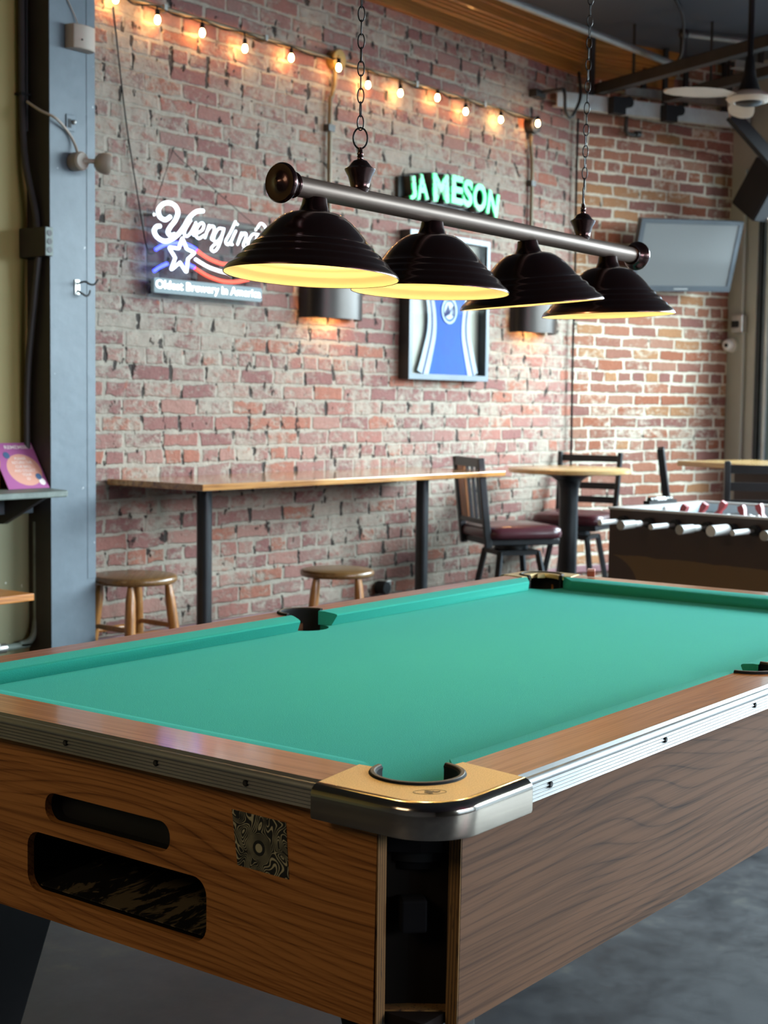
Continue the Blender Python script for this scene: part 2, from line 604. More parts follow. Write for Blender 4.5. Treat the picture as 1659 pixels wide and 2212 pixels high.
M['fan'] = plain('fan_off_white', srgb(196, 184, 170), .45, var=.05)
M['fabric_black'] = plain('black_fabric', (.016, .017, .02), .85, var=.2, bump=.3, bs=400.)
M['shelf'] = plain('green_grey_paint', srgb(110, 120, 112), .5, var=.25, vs=25.)
M['card'] = None
g = NG('pink_notice_card')
s = g.sep(g.coord())
ex = g.math('DIVIDE', g.math('SUBTRACT', s[0], .105), .075)
ez = g.math('DIVIDE', g.math('SUBTRACT', s[2], .078), .066)
el = g.math('LESS_THAN', g.math('ADD', g.math('MULTIPLY', ex, ex), g.math('MULTIPLY', ez, ez)), 1.)
g.set(color=g.mix(el, srgb(176, 96, 150), srgb(226, 162, 142)), rough=.4)
M['card'] = g.mat
M['card_text'] = plain('card_text', srgb(240, 226, 220), .5)
M['card_blue'] = plain('card_blue', srgb(70, 96, 132), .5)
M['oak_edge'] = wood('orange_oak', srgb(206, 134, 58), srgb(178, 106, 42), srgb(120, 66, 24), 0, .4, .1)
# signs
M['neon_white'] = emit('neon_white', (.84, .94, 1.), 2.0)
M['neon_blue'] = emit('neon_blue', (.035, .05, 1.), 7.)
M['neon_red'] = emit('neon_red', (1., .10, .06), 1.4)
M['sign_text'] = emit('sign_text_white', (.93, .98, 1.), 1.5)
g = NG('lit_sign_plate')
g.set(color=srgb(120, 136, 140), emis=srgb(150, 168, 172), es=.16, rough=.5, spec=.2)
M['sign_plate'] = g.mat


def clear(name, tint, ior=1.5, rough=.03):
    g = NG(name)
    t = g.new('ShaderNodeBsdfTransparent')
    t.inputs[0].default_value = (*tint, 1)
    gl = g.new('ShaderNodeBsdfGlossy')
    gl.inputs['Roughness'].default_value = rough
    fr = g.new('ShaderNodeFresnel')
    fr.inputs[0].default_value = ior
    mx = g.new('ShaderNodeMixShader')
    geo = g.new('ShaderNodeNewGeometry')
    fac = g.math('MULTIPLY', fr.outputs[0], g.math('SUBTRACT', 1., geo.outputs['Backfacing']))
    g.nt.links.new(fac, mx.inputs[0])
    g.nt.links.new(t.outputs[0], mx.inputs[1])
    g.nt.links.new(gl.outputs[0], mx.inputs[2])
    g.nt.links.new(mx.outputs[0], g.out.inputs[0])
    return g.mat


M['glass'] = clear('window_glass', (.93, .97, .97))
M['acrylic'] = clear('smoked_acrylic', (.72, .75, .78), 1.08)
M['frame_glass'] = clear('low_glare_glass', (.93, .95, .96), 1.07)
g = NG('green_marquee_letters')
co = g.coord()
n = g.noise(co, 55., 2., .6)
f = g.smooth(g.math('ADD', g.math('MULTIPLY', n, .6), g.math('MULTIPLY', g.noise(co, 9., 1.), .5)), .45, .58)
c = g.mix(f, (.05, .16, .09), (.03, .78, .24))
g.set(color=c, emis=c, es=.85, rough=.4)
M['green_lit'] = g.mat
M['letter_side'] = plain('black_letter_return', (.015, .018, .016), .5)
M['jersey_blue'] = plain('blue_jersey', srgb(46, 92, 200), .75, var=.15, vs=12.)
M['jersey_white'] = plain('white_jersey_trim', srgb(206, 214, 220), .75, var=.08)
M['jersey_navy'] = plain('navy_piping', srgb(44, 46, 110), .75)
M['mat_board'] = plain('cream_mat_board', srgb(214, 208, 188), .7, var=.05)
M['crest'] = plain('grey_crest', srgb(150, 158, 160), .5, .3)
M['box_frame'] = plain('black_box_frame', (.016, .017, .019), .4, var=.15)
M['box_lip'] = plain('slate_frame_lip', srgb(92, 104, 112), .4, .1)
M['chalk_pink'] = plain('pink_chalk', srgb(206, 150, 142), .9)
M['chalk_paper'] = plain('chalk_paper', srgb(140, 66, 44), .7)
M['sconce'] = plain('sconce_bronze', (.035, .028, .024), .35, .6)
M['magenta'] = emit('magenta_neon', (1., .02, .20), 330.)

# ------------------------------------------------------------------ frames of reference
WA = -0.01501                                    # brick wall turned by under one degree
WU = Vector((math.cos(WA), math.sin(WA), 0))
WN = Vector((math.sin(WA), -math.cos(WA), 0))    # towards the room
W0 = Vector((0, 3.3, 0))
ZC = 3.41                                        # ceiling


def wl(s, z=0., off=0.):
    return W0 + WU * s + WN * off + Vector((0, 0, z))


KS = 5.985
K = wl(KS)
A2 = R(-21)
U2 = Vector((math.cos(A2), math.sin(A2), 0))
N2 = Vector((math.sin(A2), -math.cos(A2), 0))


def w2(t, z=0., off=0.):
    return K + U2 * t + N2 * off + Vector((0, 0, z))


T2 = 1.26
E3 = w2(T2)
A3 = R(-111)
U3 = Vector((math.cos(A3), math.sin(A3), 0))
N3 = Vector((math.sin(A3), -math.cos(A3), 0))


def w3(t, z=0., off=0.):
    return E3 + U3 * t + N3 * off + Vector((0, 0, z))


def wallbox(name, frame, s0, s1, z0, z1, th, mat, parent=None):
    """slab behind the wall plane, built in the wall's own axes"""
    p, a = frame
    o = MB().box(s0, s1, 0, th, z0, z1).build(name, mat, parent, smooth=0)
    if parent is None:
        o.location = p
        o.rotation_euler = (0, 0, a)
    return o


# ------------------------------------------------------------------ the room
struct(MB().box(-5.2, 9.5, -6.2, 5.2, -.1, 0).build('floor', M['floor'], smooth=0))
ce_ = [(-5.2, -6.2), (3.80, -6.2), tuple(w3(-.12, 0, -.12).xy), tuple(w2(.6, 0, -.2).xy), tuple(wl(KS, 0, -.2).xy), (-5.2, 3.5)]
struct(MB().poly([ce_], Matrix(), ZC, ZC + .1).build('ceiling', M['ceiling'], smooth=0))
struct(wallbox('wall_back', (W0, WA), 1.90, KS + .02, 0, ZC, .2, M['brick']))
struct(wallbox('wall_corner', (K, A2), 0, T2, 0, ZC, .2, M['brick_b']))
struct(MB().box(-5.2, 1.955, 3.175, 3.4, 0, ZC).build('wall_left', M['yellow'], smooth=0))
struct(MB().box(-5.2, -5.0, -6.2, 3.4, 0, ZC).build('wall_rear', M['dark_wall'], smooth=0))

# garage-door side: steel jamb, door frame, glass
JT = .235
struct(wallbox('wall_right', (E3, A3), -.02, JT, 0, ZC, .16, M['jamb']))
o = wallbox('wall_right_header', (E3, A3), JT, 9.2, 2.85, ZC, .16, M['jamb'])
struct(o)
b = MB()
DL = 8.6
NP = 8
pw = (DL - JT) / NP
b.m(0).box(JT, JT + .027, .01, .10, 0, 2.85)
b.m(0).box(.295, .312, .01, .10, 0, 2.85)
for i in range(1, NP + 1):
    t = JT + i * pw
    b.m(0).box(t - .03, t + .03, .03, .10, 0, 2.85)
for z in (.0, .71, 1.43, 2.14, 2.82):
    b.m(0).box(JT, DL, .035, .095, z, z + .055)
b.m(1).box(.312, .337, .0, .05, 0, 2.85)
b.m(2).box(.262, .295, .03, .09, 0, 2.85)  # added opaque cover over the pane, painted the blue of daylit glass
b.m(3).box(.337, .378, .015, .09, 0, 2.85)  # added opaque strip hiding the glare outside, in the teal of glass
o = b.build('door_1', [M['frame_dark'], M['frame_light'], M['pane_cover_blue'], M['pane_cover_teal']], smooth=0)
o.location = E3
o.rotation_euler = (0, 0, A3)
struct(o)
PW[o.name] = Matrix.Translation(E3) @ Matrix.Rotation(A3, 4, 'Z')
MB().box(JT + .02, DL, .062, .066, .02, 2.84).build('pane', M['glass'], o, smooth=0)

# blue-grey post, its left side with shade painted in and the board beyond it
p = MB()
p.m(0).box(1.947, 2.159, 3.05, 3.29, 0, ZC)
p.m(1).box(1.9455, 1.947, 3.05, 3.175, 0, ZC)
p.m(0).box(2.120, 2.1605, 3.0485, 3.05, .62, ZC)
struct(p.build('trim_1', [M['blue'], M['dark_side']], smooth=0, bevel=.003))

# crown boards along the top of the brick
CP = [(0, 3.20), (.035, 3.20), (.035, 3.265), (.05, 3.272), (.05, 3.285), (.06, 3.289), (.06, 3.301), (.07, 3.305), (.07, 3.318), (.082, 3.326), (.082, 3.37), (.09, 3.374), (.09, ZC), (0, ZC)]


def crown(name, frame, s0, s1):
    pnt, a = frame
    o = MB().loft([[(s, -y, z) for y, z in CP] for s in (s0, s1)]).build(name, M['crown'], smooth=0)
    o.location = pnt
    o.rotation_euler = (0, 0, a)
    return struct(o)


crown('trim_2', (W0, WA), 2.0, KS - .008)
crown('trim_3', (K, A2), .008, .72)
# maroon rail low on the brick walls
o = MB().box(2.16, KS - .006, -.03, -.001, .305, .345).build('baseboard_back', M['maroon'], smooth=0, bevel=.004)
o.location, o.rotation_euler = W0, (0, 0, WA)
struct(o)
o = MB().box(.006, T2 - .01, -.03, -.001, .305, .345).build('baseboard_corner', M['maroon'], smooth=0, bevel=.004)
o.location, o.rotation_euler = K, (0, 0, A2)
struct(o)

# ------------------------------------------------------------------ pool table
L, W = 2.032, 1.006
CC, RR = .043, .136          # cushion width, inner edge of the metal trim
ZT, ZB = .80, .7665          # rail top, bed
TB = thing('pool_table', 'coin-operated pool table with green cloth and oak laminate cabinet in the foreground', 'pool table', (L / 2, W / 2, 0))
I4 = Matrix()


def RF(side):                # the far long and far short rails read a little narrower
    return RR


ROUT = {'near_short': RR, 'near_long': RR, 'far_long': .102, 'far_short': .106}


def notch(cx, cy, sgn):      # side-pocket bite, walking +x to -x
    return [(cx + .056 * math.cos(R(t)), cy + sgn * .056 * math.sin(R(t))) for t in range(0, -181, -15)]


r_ = ROUT
m = MB().poly([[(-RR, .041), (-CC, .057), (-CC, W - .057), (-RR, W - .041)][::-1]], I4, .765, ZT)
for v in m.bm.verts:                     # outer edge lowered a hair so the top reflects the neon sign
    if v.co.z > .79 and v.co.x < -.1:
        v.co.z -= .0017
m.build('rail', M['rail_y'], TB, True, smooth=0)
nl = [(.041, -RR), (L - .041, -RR), (L - .057, -CC)] + [(x, y) for x, y in notch(L / 2, -CC, 1)] + [(.057, -CC)]
MB().poly([nl], I4, .765, ZT).build('rail', M['rail_x'], TB, True, smooth=0)
fo = r_['far_long']
fl = [(.041, W + fo), (.057, W + CC)] + [(x, y) for x, y in reversed(notch(L / 2, W + CC, -1))] + [(L - .057, W + CC), (L - .041, W + fo)]
MB().poly([fl], I4, .765, ZT).build('rail', M['rail_far'], TB, True, smooth=0)
fs_ = r_['far_short']
MB().poly([[(L + CC, .057), (L + fs_, .041), (L + fs_, W - .041), (L + CC, W - .057)]], I4, .765, ZT).build('rail', M['rail_y'], TB, True, smooth=0)

# ribbed aluminium trim
tp = [(-.001, .7985)]
for i in range(19):
    tp.append((.0003 + .0132 * i / 18, .8006 - .0009 * math.cos(2 * PI * i / 6)))
for i in range(1, 7):
    q_ = R(90 - 90 * i / 6)
    tp.append((.0145 + .008 * math.cos(q_), .7925 + .008 * math.sin(q_)))
for i in range(1, 31):
    tp.append((.0214 + .0011 * math.cos(2 * PI * i / 6), .7920 - .0245 * i / 30))
tp += [(.0210, .7665), (-.001, .7665)]


def trim(f, s0, s1, dz=0.):
    """f maps (distance outward from wood edge, along) to plan x,y"""
    return MB().loft([[(*f(d, s), z + dz) for d, z in tp] for s in (s0, s1)]).build('edge_trim', M['alu'], TB, True, smooth=60)


TR = [(lambda d, s: (-RR - d, s), .036, W - .036), (lambda d, s: (s, -RR - d), .036, L - .036),
      (lambda d, s: (s, W + r_['far_long'] + d), .036, L - .036, -.008), (lambda d, s: (L + r_['far_short'] + d, s), .036, W - .036, -.004)]
trims = [trim(*t) for t in TR]
for ti, ss in ((0, (.160, .330, .520, .74, .92)), (1, (.098, .44, .78, 1.25, 1.6))):
    f = TR[ti][0]
    for s_ in ss:
        a, b_ = Vector((*f(.0195, s_), .782)), Vector((*f(.0232, s_), .782))
        m = MB().m(0).cyl(a, b_, .0042, seg=12)
        m.m(1).cyl(a, Vector((*f(.0236, s_), .782)), .0028, seg=10)
        m.build('screw', [M['rubber'], M['dark_steel']], trims[ti], True)


# cushions: sloped cloth-covered noses between the pockets
def cushion(f, e0, e1):
    """f(d, s): d outward from nose, s along; e0(d), e1(d) end positions"""
    prof = [(0., .7905), (.0012, .7932), (.006, .7952), (.03, .7995), (CC, ZT), (CC, ZB + .0005), (.013, ZB + .0005)]
    prof = [(d, z) for d, z in prof]
    rings = []
    for k in range(2):
        rings.append([(*f(d, (e0 if k == 0 else e1)(d)), z) for d, z in prof])
    return MB().loft(rings).build('cushion', M['cloth'], TB, True, smooth=50)


ce = lambda d: .088 - 1.27 * d
se = lambda d: .067 - .42 * d
cushion(lambda d, s: (-d, s), ce, lambda d: W - ce(d))
cushion(lambda d, s: (L + d, s), ce, lambda d: W - ce(d))
for fy in (lambda d: -d, lambda d: W + d):
    cushion(lambda d, s, fy=fy: (s, fy(d)), ce, lambda d: L / 2 - se(d))
    cushion(lambda d, s, fy=fy: (s, fy(d)), lambda d: L / 2 + se(d), lambda d: L - ce(d))


# playing bed with pocket bites
def cmap(ix, iy):
    return lambda x, y: ((L - x) if ix else x, (W - y) if iy else y)


bed = []
base = [(.0265, -CC)] + arc(-.03, -.03, .058, -13, 103, 12) + [(-CC, .0265)]
c00 = [cmap(0, 0)(*q) for q in base]
c01 = [cmap(0, 1)(*q) for q in base]
c11 = [cmap(1, 1)(*q) for q in base]
c10 = [cmap(1, 0)(*q) for q in base]
sideN = [(L / 2 + .056 * math.cos(R(t)), -CC + .056 * math.sin(R(t))) for t in range(180, -1, -15)]
sideF = [(L / 2 + .056 * math.cos(R(t)), W + CC - .056 * math.sin(R(t))) for t in range(0, 181, 15)]
loop = c00[::-1] + []
# counter-clockwise: start near-right corner
loop = list(reversed(c00)) + sideN + c10 + list(reversed(c11)) + sideF + c01
MB().poly([loop], I4, .735, ZB).build('bed', M['cloth'], TB, True, smooth=0)


# pockets
def pocket(f, cx, cy, a0, a1, far):
    m = MB()
    n = 26
    ri, ro = .0555, .0635

    def ring(rad, z):
        return [Vector((*f(*(cx + rad * math.cos(R(a0 + (a1 - a0) * i / n)), cy + rad * math.sin(R(a0 + (a1 - a0) * i / n)))), z)) for i in range(n + 1)]
    prof = [(ri, .70), (ri, .796), (ri - .001, .801), (ri + .002, .8045), (ro, .8045), (ro + .0018, .802), (ro + .0018, .799), (ro - .003, .795), (ro - .003, .70)]
    rows = [ring(r, z) for r, z in prof]
    # transpose so that every ring is one cross-section
    m.loft([[row[i] for row in rows] for i in range(n + 1)])
    o = m.build('pocket_liner', M['rubber'], TB, True, smooth=40)
    lip = [ring(r, z) for r, z in [(ri + .001, .8040), (ri + .0025, .8051), (ro - .001, .8051), (ro - .0002, .8042)]]
    MB().loft([[row[i] for row in lip] for i in range(n + 1)]).build('liner_lip', M['worn_rubber'], o, True)
    MB().lathe([(.057, .764), (.057, .69), (.0001, .69)], 28, Matrix.Translation(Vector((*f(cx, cy), 0)))).build('drop_cup', M['black_in'], o, True, fix=False)


for ix in (0, 1):
    for iy in (0, 1):
        pocket(cmap(ix, iy), -.03, -.03, 94, 356, ix or iy)
pocket(lambda x, y: (x, y), L / 2, -CC, 180, 360, 0)
pocket(lambda x, y: (x, W - y), L / 2, -CC, 180, 360, 1)


# corner castings
def casting(ix, iy, rox, roy):
    f = cmap(ix, iy)
    dx, dy = rox - RR, roy - RR           # shift of the outer edges on the far sides
    q = lambda x, y: f(x - (dx if x < -.06 else 0), y - (dy if y < -.06 else 0))

    def path(off):
        Rr = RR + off
        rad = .052 + off
        c = -Rr + rad
        pts = [(-Rr, .042)] + [(-Rr, .042 - (.042 - c) * k / 3) for k in (1, 2)]
        pts += arc(c, c, rad, 180, 270, 14)
        pts += [(c + (.042 - c) * k / 3, -Rr) for k in (1, 2)] + [(.042, -Rr)]
        return pts
    top = path(.012)
    inner = [(.058, -CC), (.036, -CC + .002)] + arc(-.03, -.03, .0635, -8, -262, 26) + [(-CC + .002, .036), (-CC, .058)]
    m = MB()
    m.m(0).poly([[q(*t) for t in top + inner][:: (1 if ix == iy else -1)]], I4, .790, .8018)
    prof = [(.012, .8018), (.017, .8013), (.0215, .7995), (.0255, .796), (.0275, .7915), (.028, .786), (.028, .760), (.0265, .7565), (.022, .756), (.010, .756)]
    m.m(1)
    m.loft([[(*q(*t), z) for t in path(o_)] for o_, z in prof], closed=False, caps=False)
    # end faces of the lip
    for e in (0, -1):
        m.face([m.bm.verts.new(Vector((*q(*path(o_)[e]), z))) for o_, z in prof])
    o = m.build('corner_casting', [M['casting'], M['chrome']], TB, True, smooth=40, fix=True)
    if ix == 0 and iy == 0:
        # stamped oval badge with a spread-winged bird
        D = Matrix.Translation(Vector((-.098, -.098, 0))) @ Matrix.Rotation(R(-45), 4, 'Z')
        el = lambda a, b_, n=30: [(a * math.cos(2 * PI * i / n), b_ * math.sin(2 * PI * i / n)) for i in range(n)]
        m = MB().poly([el(.0215, .0105), el(.0208, .0098)[::-1]], D, .8019, .8021)
        bird = [(-.002, -.0075), (.002, -.0065), (.0035, -.003), (.008, -.004), (.0125, -.001), (.0145, .0035), (.010, .002), (.006, .0015), (.0055, .0045), (.003, .003), (.001, .0055), (-.002, .0075), (-.0055, .0065),
                (-.0062, .0048), (-.0042, .0045), (-.0035, .002), (-.006, .001), (-.0075, -.003), (-.0055, -.003), (-.0045, -.0055)]
        m.poly([bird], D, .8019, .80215)
        m.poly([[(-.003, -.009), (.003, -.009), (.003, -.0085), (-.003, -.0085)]], D, .8019, .8021)
        m.build('stamped_badge', M['casting_mark'], o, True, smooth=0)


casting(0, 0, RR, RR)
casting(1, 0, ROUT['far_short'], RR)
casting(0, 1, RR, ROUT['far_long'])
casting(1, 1, ROUT['far_short'], ROUT['far_long'])

# cabinet
ZC0, ZC1 = .490, .768
XE, YS = -.130, -.122          # outer faces of the end panel and the side panel
PX = Matrix(((0, 0, 1, 0), (1, 0, 0, 0), (0, 1, 0, 0), (0, 0, 0, 1)))   # (a,b,c)->(c,a,b)
SL = rrect(.330, .600, .645, .690, .021)
BR = rrect(.258, .642, .529, .623, .026)
endp = [(-.036, ZC0), (W + .03, ZC0), (W + .03, ZC1), (-.040, ZC1)]
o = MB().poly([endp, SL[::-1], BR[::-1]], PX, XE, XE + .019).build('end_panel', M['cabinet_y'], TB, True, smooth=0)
MB().box(XE + .0005, XE + .0185, -.0415, -.0396, ZC0, ZC1).build('plywood_edge', M['ply'], o, True, smooth=0)
PY = Matrix(((1, 0, 0, 0), (0, 0, 1, 0), (0, 1, 0, 0), (0, 0, 0, 1)))
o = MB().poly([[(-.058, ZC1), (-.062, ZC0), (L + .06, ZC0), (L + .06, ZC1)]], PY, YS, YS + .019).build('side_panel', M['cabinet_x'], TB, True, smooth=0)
m = MB().loft([[(-.0585, YS + .0005, ZC1), (-.0585, YS + .0185, ZC1), (-.0601, YS + .0185, ZC1), (-.0601, YS + .0005, ZC1)],
               [(-.0625, YS + .0005, ZC0), (-.0625, YS + .0185, ZC0), (-.0641, YS + .0185, ZC0), (-.0641, YS + .0005, ZC0)]])
m.build('plywood_edge', M['ply'], o, True, smooth=0)
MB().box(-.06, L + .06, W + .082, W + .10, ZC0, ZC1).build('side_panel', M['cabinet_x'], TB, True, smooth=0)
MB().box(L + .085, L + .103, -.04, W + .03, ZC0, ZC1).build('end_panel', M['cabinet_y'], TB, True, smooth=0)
MB().box(XE + .02, L + .084, YS + .02, W + .08, ZC0 + .002, ZC0 + .016).build('cabinet_floor', M['dark_panel'], TB, True, smooth=0)
# open corner between the panels
m = MB()
cor = [(-.111, -.012), (-.074, -.050), (-.036, -.103), (-.01, -.103), (-.111, .02)]
m.m(0).poly([cor], I4, ZC0 + .017, .715)
m.m(1).poly([[(-.1105, -.030), (-.082, -.074), (-.056, -.1025), (-.01, -.1025), (-.1105, .02)]], I4, .715, .757)
o = m.build('corner_post', [M['dark_panel'], M['black_in']], TB, True, smooth=0)
MB().bar((-.083, -.063, .655), (-.083, -.063, .612), .034, .030, (1, 1, 0)).build('latch_block', M['black_in'], o, True, smooth=0, bevel=.003)
MB().poly([[(-.112, -.036), (-.060, -.1035), (-.01, -.10), (-.111, .02)]], I4, ZC0 + .0165, ZC0 + .0185).build('corner_shelf', M['ply'], TB, True, smooth=0)


# the two recesses of the end panel
def recess(name, lp, depth, mat, tray=None):
    m = MB()
    n = len(lp)
    cx_ = sum(p[0] for p in lp) / n
    cz_ = sum(p[1] for p in lp) / n
    rings = []
    for dx, k in ((.0, 1.006), (.012, 1.), (depth, .97)):
        rings.append([(XE + .0005 + dx, cx_ + (a - cx_) * k, cz_ + (b_ - cz_) * k) for a, b_ in lp])
    m.loft(rings, caps=False)
    vs = [m.bm.verts.new(Vector(p)) for p in rings[-1]]
    m.face(vs)
    return m.build(name, mat, TB, True, smooth=40, fix=False)


recess('coin_slot', SL, .028, M['black'])
br = recess('ball_return', BR, .20, M['black_in'])
MB().loft([[(XE + .012, .275, .5345), (XE + .012, .625, .5345), (XE + .19, .62, .552), (XE + .19, .28, .552)],
           [(XE + .012, .275, .5365), (XE + .012, .625, .5365), (XE + .19, .62, .554), (XE + .19, .28, .554)]]).build('ball_tray', M['tray'], br, True, smooth=0)
MB().poly([[(.210, .732), (.112, .731), (.106, .655), (.199, .656)]], PX, XE - .0008, XE - .0001).build('sticker', M['sticker'], TB, True, smooth=0)['label'] = 'square black and cream sticker of swirling lines'

# splayed black legs under the corners
for ix in (0, 1):
    for iy in (0, 1):
        f = cmap(ix, iy)
        if not (ix or iy):
            f = lambda x, y: (x + .06, y + .06)
        rings = []
        for z, c_, h in ((ZC0 + .002, (.080, .060), .080), (.02, (.050, -.035), .048), (0., (.050, -.035), .048)):
            rings.append([(*f(c_[0] + a * h, c_[1] + b_ * h), z) for a, b_ in ((-1, -1), (1, -1), (1, 1), (-1, 1))])
        MB().loft(rings).build('leg', M['black'], TB, True, smooth=0, bevel=.006)

# chalk on the far rail
ck = MB().m(0).box(-.011, .011, -.011, .011, 0, .016).m(1).box(-.011, .011, -.011, .011, .016, .022)
ck.m(0)
o = ck.build('billiard_chalk', [M['chalk_paper'], M['chalk_pink']], smooth=0, bevel=.0015)
o.location = (L + .085, .905, .8025)
o.rotation_euler = (0, 0, R(25))
tag(o, 'small red and pink cube of chalk on the far end rail of the pool table', 'chalk')

# ------------------------------------------------------------------ billiard lamp
BZ = 1.656
bz = lambda x: BZ - .0078 * (x - .29)
YL = .503
LT = thing('billiard_light', 'bronze four-shade bar lamp hanging on chains over the pool table', 'lamp', (.94, YL, BZ))
MB().cyl((.325, YL, bz(.325)), (1.556, YL, bz(1.556)), .0178, seg=32).build('bar', M['pewter'], LT, True)
TX = Matrix(((0, 0, 1, 0), (0, 1, 0, 0), (-1, 0, 0, 0), (0, 0, 0, 1)))
capp = [(.0001, -.006), (.006, -.0055), (.010, -.002), (.022, .002), (.031, .001), (.0335, .004), (.034, .008), (.0315, .013), (.026, .018), (.0215, .026), (.0205, .030), (.0225, .032), (.0225, .036), (.019, .038), (.0165, .038)]
for x, sx in ((.291, 1), (1.583, -1)):
    Mx = Matrix.Translation(Vector((x, YL, bz(x)))) @ (Matrix.Rotation(R(90), 4, 'Y') if sx > 0 else Matrix.Rotation(R(-90), 4, 'Y'))
    MB().lathe(capp, 40, Mx, caps=True).build('end_cap', M['bronze'], LT, True, smooth=50)

outer = [(0.0205, 0.1340), (0.0215, 0.1310), (0.0232, 0.1210), (0.0275, 0.1105), (0.0300, 0.1085), (0.0350, 0.1080), (0.0480, 0.1050), (0.0590, 0.0985), (0.0695, 0.0900), (0.0790, 0.0805), (0.0870, 0.0715), (0.0940, 0.0625), (0.0992, 0.0548), (0.1026, 0.0535), (0.1065, 0.0508), (0.1088, 0.0465), (0.1103, 0.0436), (0.1157, 0.0412), (0.1200, 0.0378), (0.1222, 0.0334), (0.1238, 0.0303), (0.1294, 0.0278), (0.1338, 0.0238), (0.1362, 0.0190), (0.1404, 0.0152), (0.1466, 0.0108), (0.1508, 0.0055), (0.1528, 0.0006), (0.1526, -0.0008)]
inner = [(0.1511, -0.0002), (0.1492, 0.0042), (0.1450, 0.0095), (0.1388, 0.0139), (0.1346, 0.0177), (0.1322, 0.0225), (0.1278, 0.0265), (0.1222, 0.0290), (0.1206, 0.0321), (0.1184, 0.0365), (0.1141, 0.0399), (0.1087, 0.0423), (0.1072, 0.0452), (0.1049, 0.0495), (0.1010, 0.0522), (0.0976, 0.0535), (0.0924, 0.0612), (0.0854, 0.0702), (0.0774, 0.0792), (0.0679, 0.0887), (0.0574, 0.0972), (0.0464, 0.1037), (0.0334, 0.1067), (0.0180, 0.1065), (0.0005, 0.1065)]
Rv, Fv = Vector((.603, -.798, 0)), Vector((.798, .603, 0))
for x, tx, ty in ((.386, 2.3, 2.5), (.737, 1.3, 1.3), (1.084, -5.3, -2.6), (1.434, -2.1, -.6)):
    z0 = bz(x) - .0178 - .131
    piv = Vector((x, YL, z0 + .131))
    Mx = Matrix.Translation(piv) @ Matrix.Rotation(R(tx), 4, Fv) @ Matrix.Rotation(R(-ty), 4, Rv) @ Matrix.Translation(Vector((0, 0, -.131)))
    m = MB().m(0).lathe(outer, 72, Mx)
    m.m(1).lathe(inner, 72, Mx)
    sh = m.build('lamp_shade', [M['bronze'], M['enamel']], LT, True, smooth=55, fix=False)
    bulb = [(.0001, .020), (.010, .0215), (.019, .027), (.0245, .036), (.026, .046), (.023, .057), (.017, .067), (.0145, .074), (.0135, .080), (.0001, .080)]
    MB().lathe(bulb, 24, Mx, caps=True).build('bulb', M['bulb'], sh, True, smooth=60)
    MB().lathe([(.016, .078), (.016, .102)], 20, Mx).build('socket', M['black'], sh, True, fix=False)

fin = [(.0135, -.006), (.0165, -.001), (.0175, .001), (.0165, .003), (.0185, .012), (.0215, .022), (.0275, .033), (.028, .036), (.0235, .0385), (.020, .041), (.0165, .046), (.0125, .0505), (.0055, .053), (.0048, .056), (.0062, .058), (.0048, .060), (.0060, .063), (.0045, .066), (.0038, .074), (.0001, .074)]


def link(m, c, a, b_, r, rot, lean=0):
    pts = []
    for i in range(20):
        t = 2 * PI * i / 20
        x, z = a * math.cos(t), b_ * math.sin(t)
        z += math.copysign(max(0, b_ - a) * .0, z)
        pts.append(Vector(c) + Vector((x * math.cos(rot), x * math.sin(rot), z)))
    m.tube(pts, r, 7, cyc=True)


for x, lean, wide in ((.511, -.003, 37), (1.316, .045, 100)):
    zb = bz(x) + .0165
    Mx = Matrix.Translation(Vector((x, YL, zb)))
    f_ = MB().lathe(fin, 32, Mx, caps=True).build('finial', M['bronze'], LT, True, smooth=50)
    m = MB()
    view = R(-53 + (0 if wide < 90 else 78))
    link(m, (x, YL, zb + .074 + .0165), .0128, .0185, .0016, view)
    zz_ = zb + .074 + .035 + .0085
    i = 0
    top = ZC
    while zz_ < top - .02:
        k = (zz_ - zb) / (top - zb)
        ph = view + R(90) * (i % 2) + R((15 if i % 3 == 0 else -10) if i < 3 else random.uniform(-12, 12))
        link(m, (x + lean * k, YL, zz_), .0058, .0132, .00125, ph)
        zz_ += .0238
        i += 1
    m.build('chain', M['iron'], LT, True)
    MB().lathe([(.0001, -.03), (.01, -.03), (.03, -.02), (.045, -.004), (.045, 0), (.0001, 0)], 28, Matrix.Translation(Vector((x + lean, YL, ZC)))).build('ceiling_canopy', M['bronze'], LT, True)

# ------------------------------------------------------------------ things on the brick wall (local x along the wall, -y into the room)
def wt(name, label, cat, s, z, group=None):
    return thing(name, label, cat, wl(s, z), WA, group)


# string lights on a conduit
CZ = 2.862
SLT = wt('string_lights', 'string of small glowing amber bulbs along the top of the brick wall', 'string lights', 3.9, CZ)
bs = [2.416, 2.636, 2.887, 3.143, 3.440, 3.727, 3.986, 4.238, 4.544, 4.793, 5.121, 5.434]
hz = [2.840, 2.807, 2.807, 2.793, 2.811, 2.817, 2.788, 2.794, 2.824, 2.796, 2.807, 2.832]
m = MB()
cp = []
for i, s in enumerate(bs):
    cp.append((s - 3.9, -.045, .004))
    if i < len(bs) - 1:
        cp.append(((s + bs[i + 1]) / 2 - 3.9, -.035, random.uniform(-.012, .0)))
m.tube(spline([(-1.9, -.03, -.004)] + cp + [(1.6, -.03, -.01)], 5), .0032, 6)
m.build('cord', M['rubber'], SLT)
bp = [(.0001, -.043), (.006, -.0415), (.0105, -.035), (.012, -.0275), (.0105, -.019), (.007, -.011), (.006, -.007)]
sp_ = [(.0001, .016), (.008, .015), (.0095, .006), (.0095, -.008), (.006, -.010)]
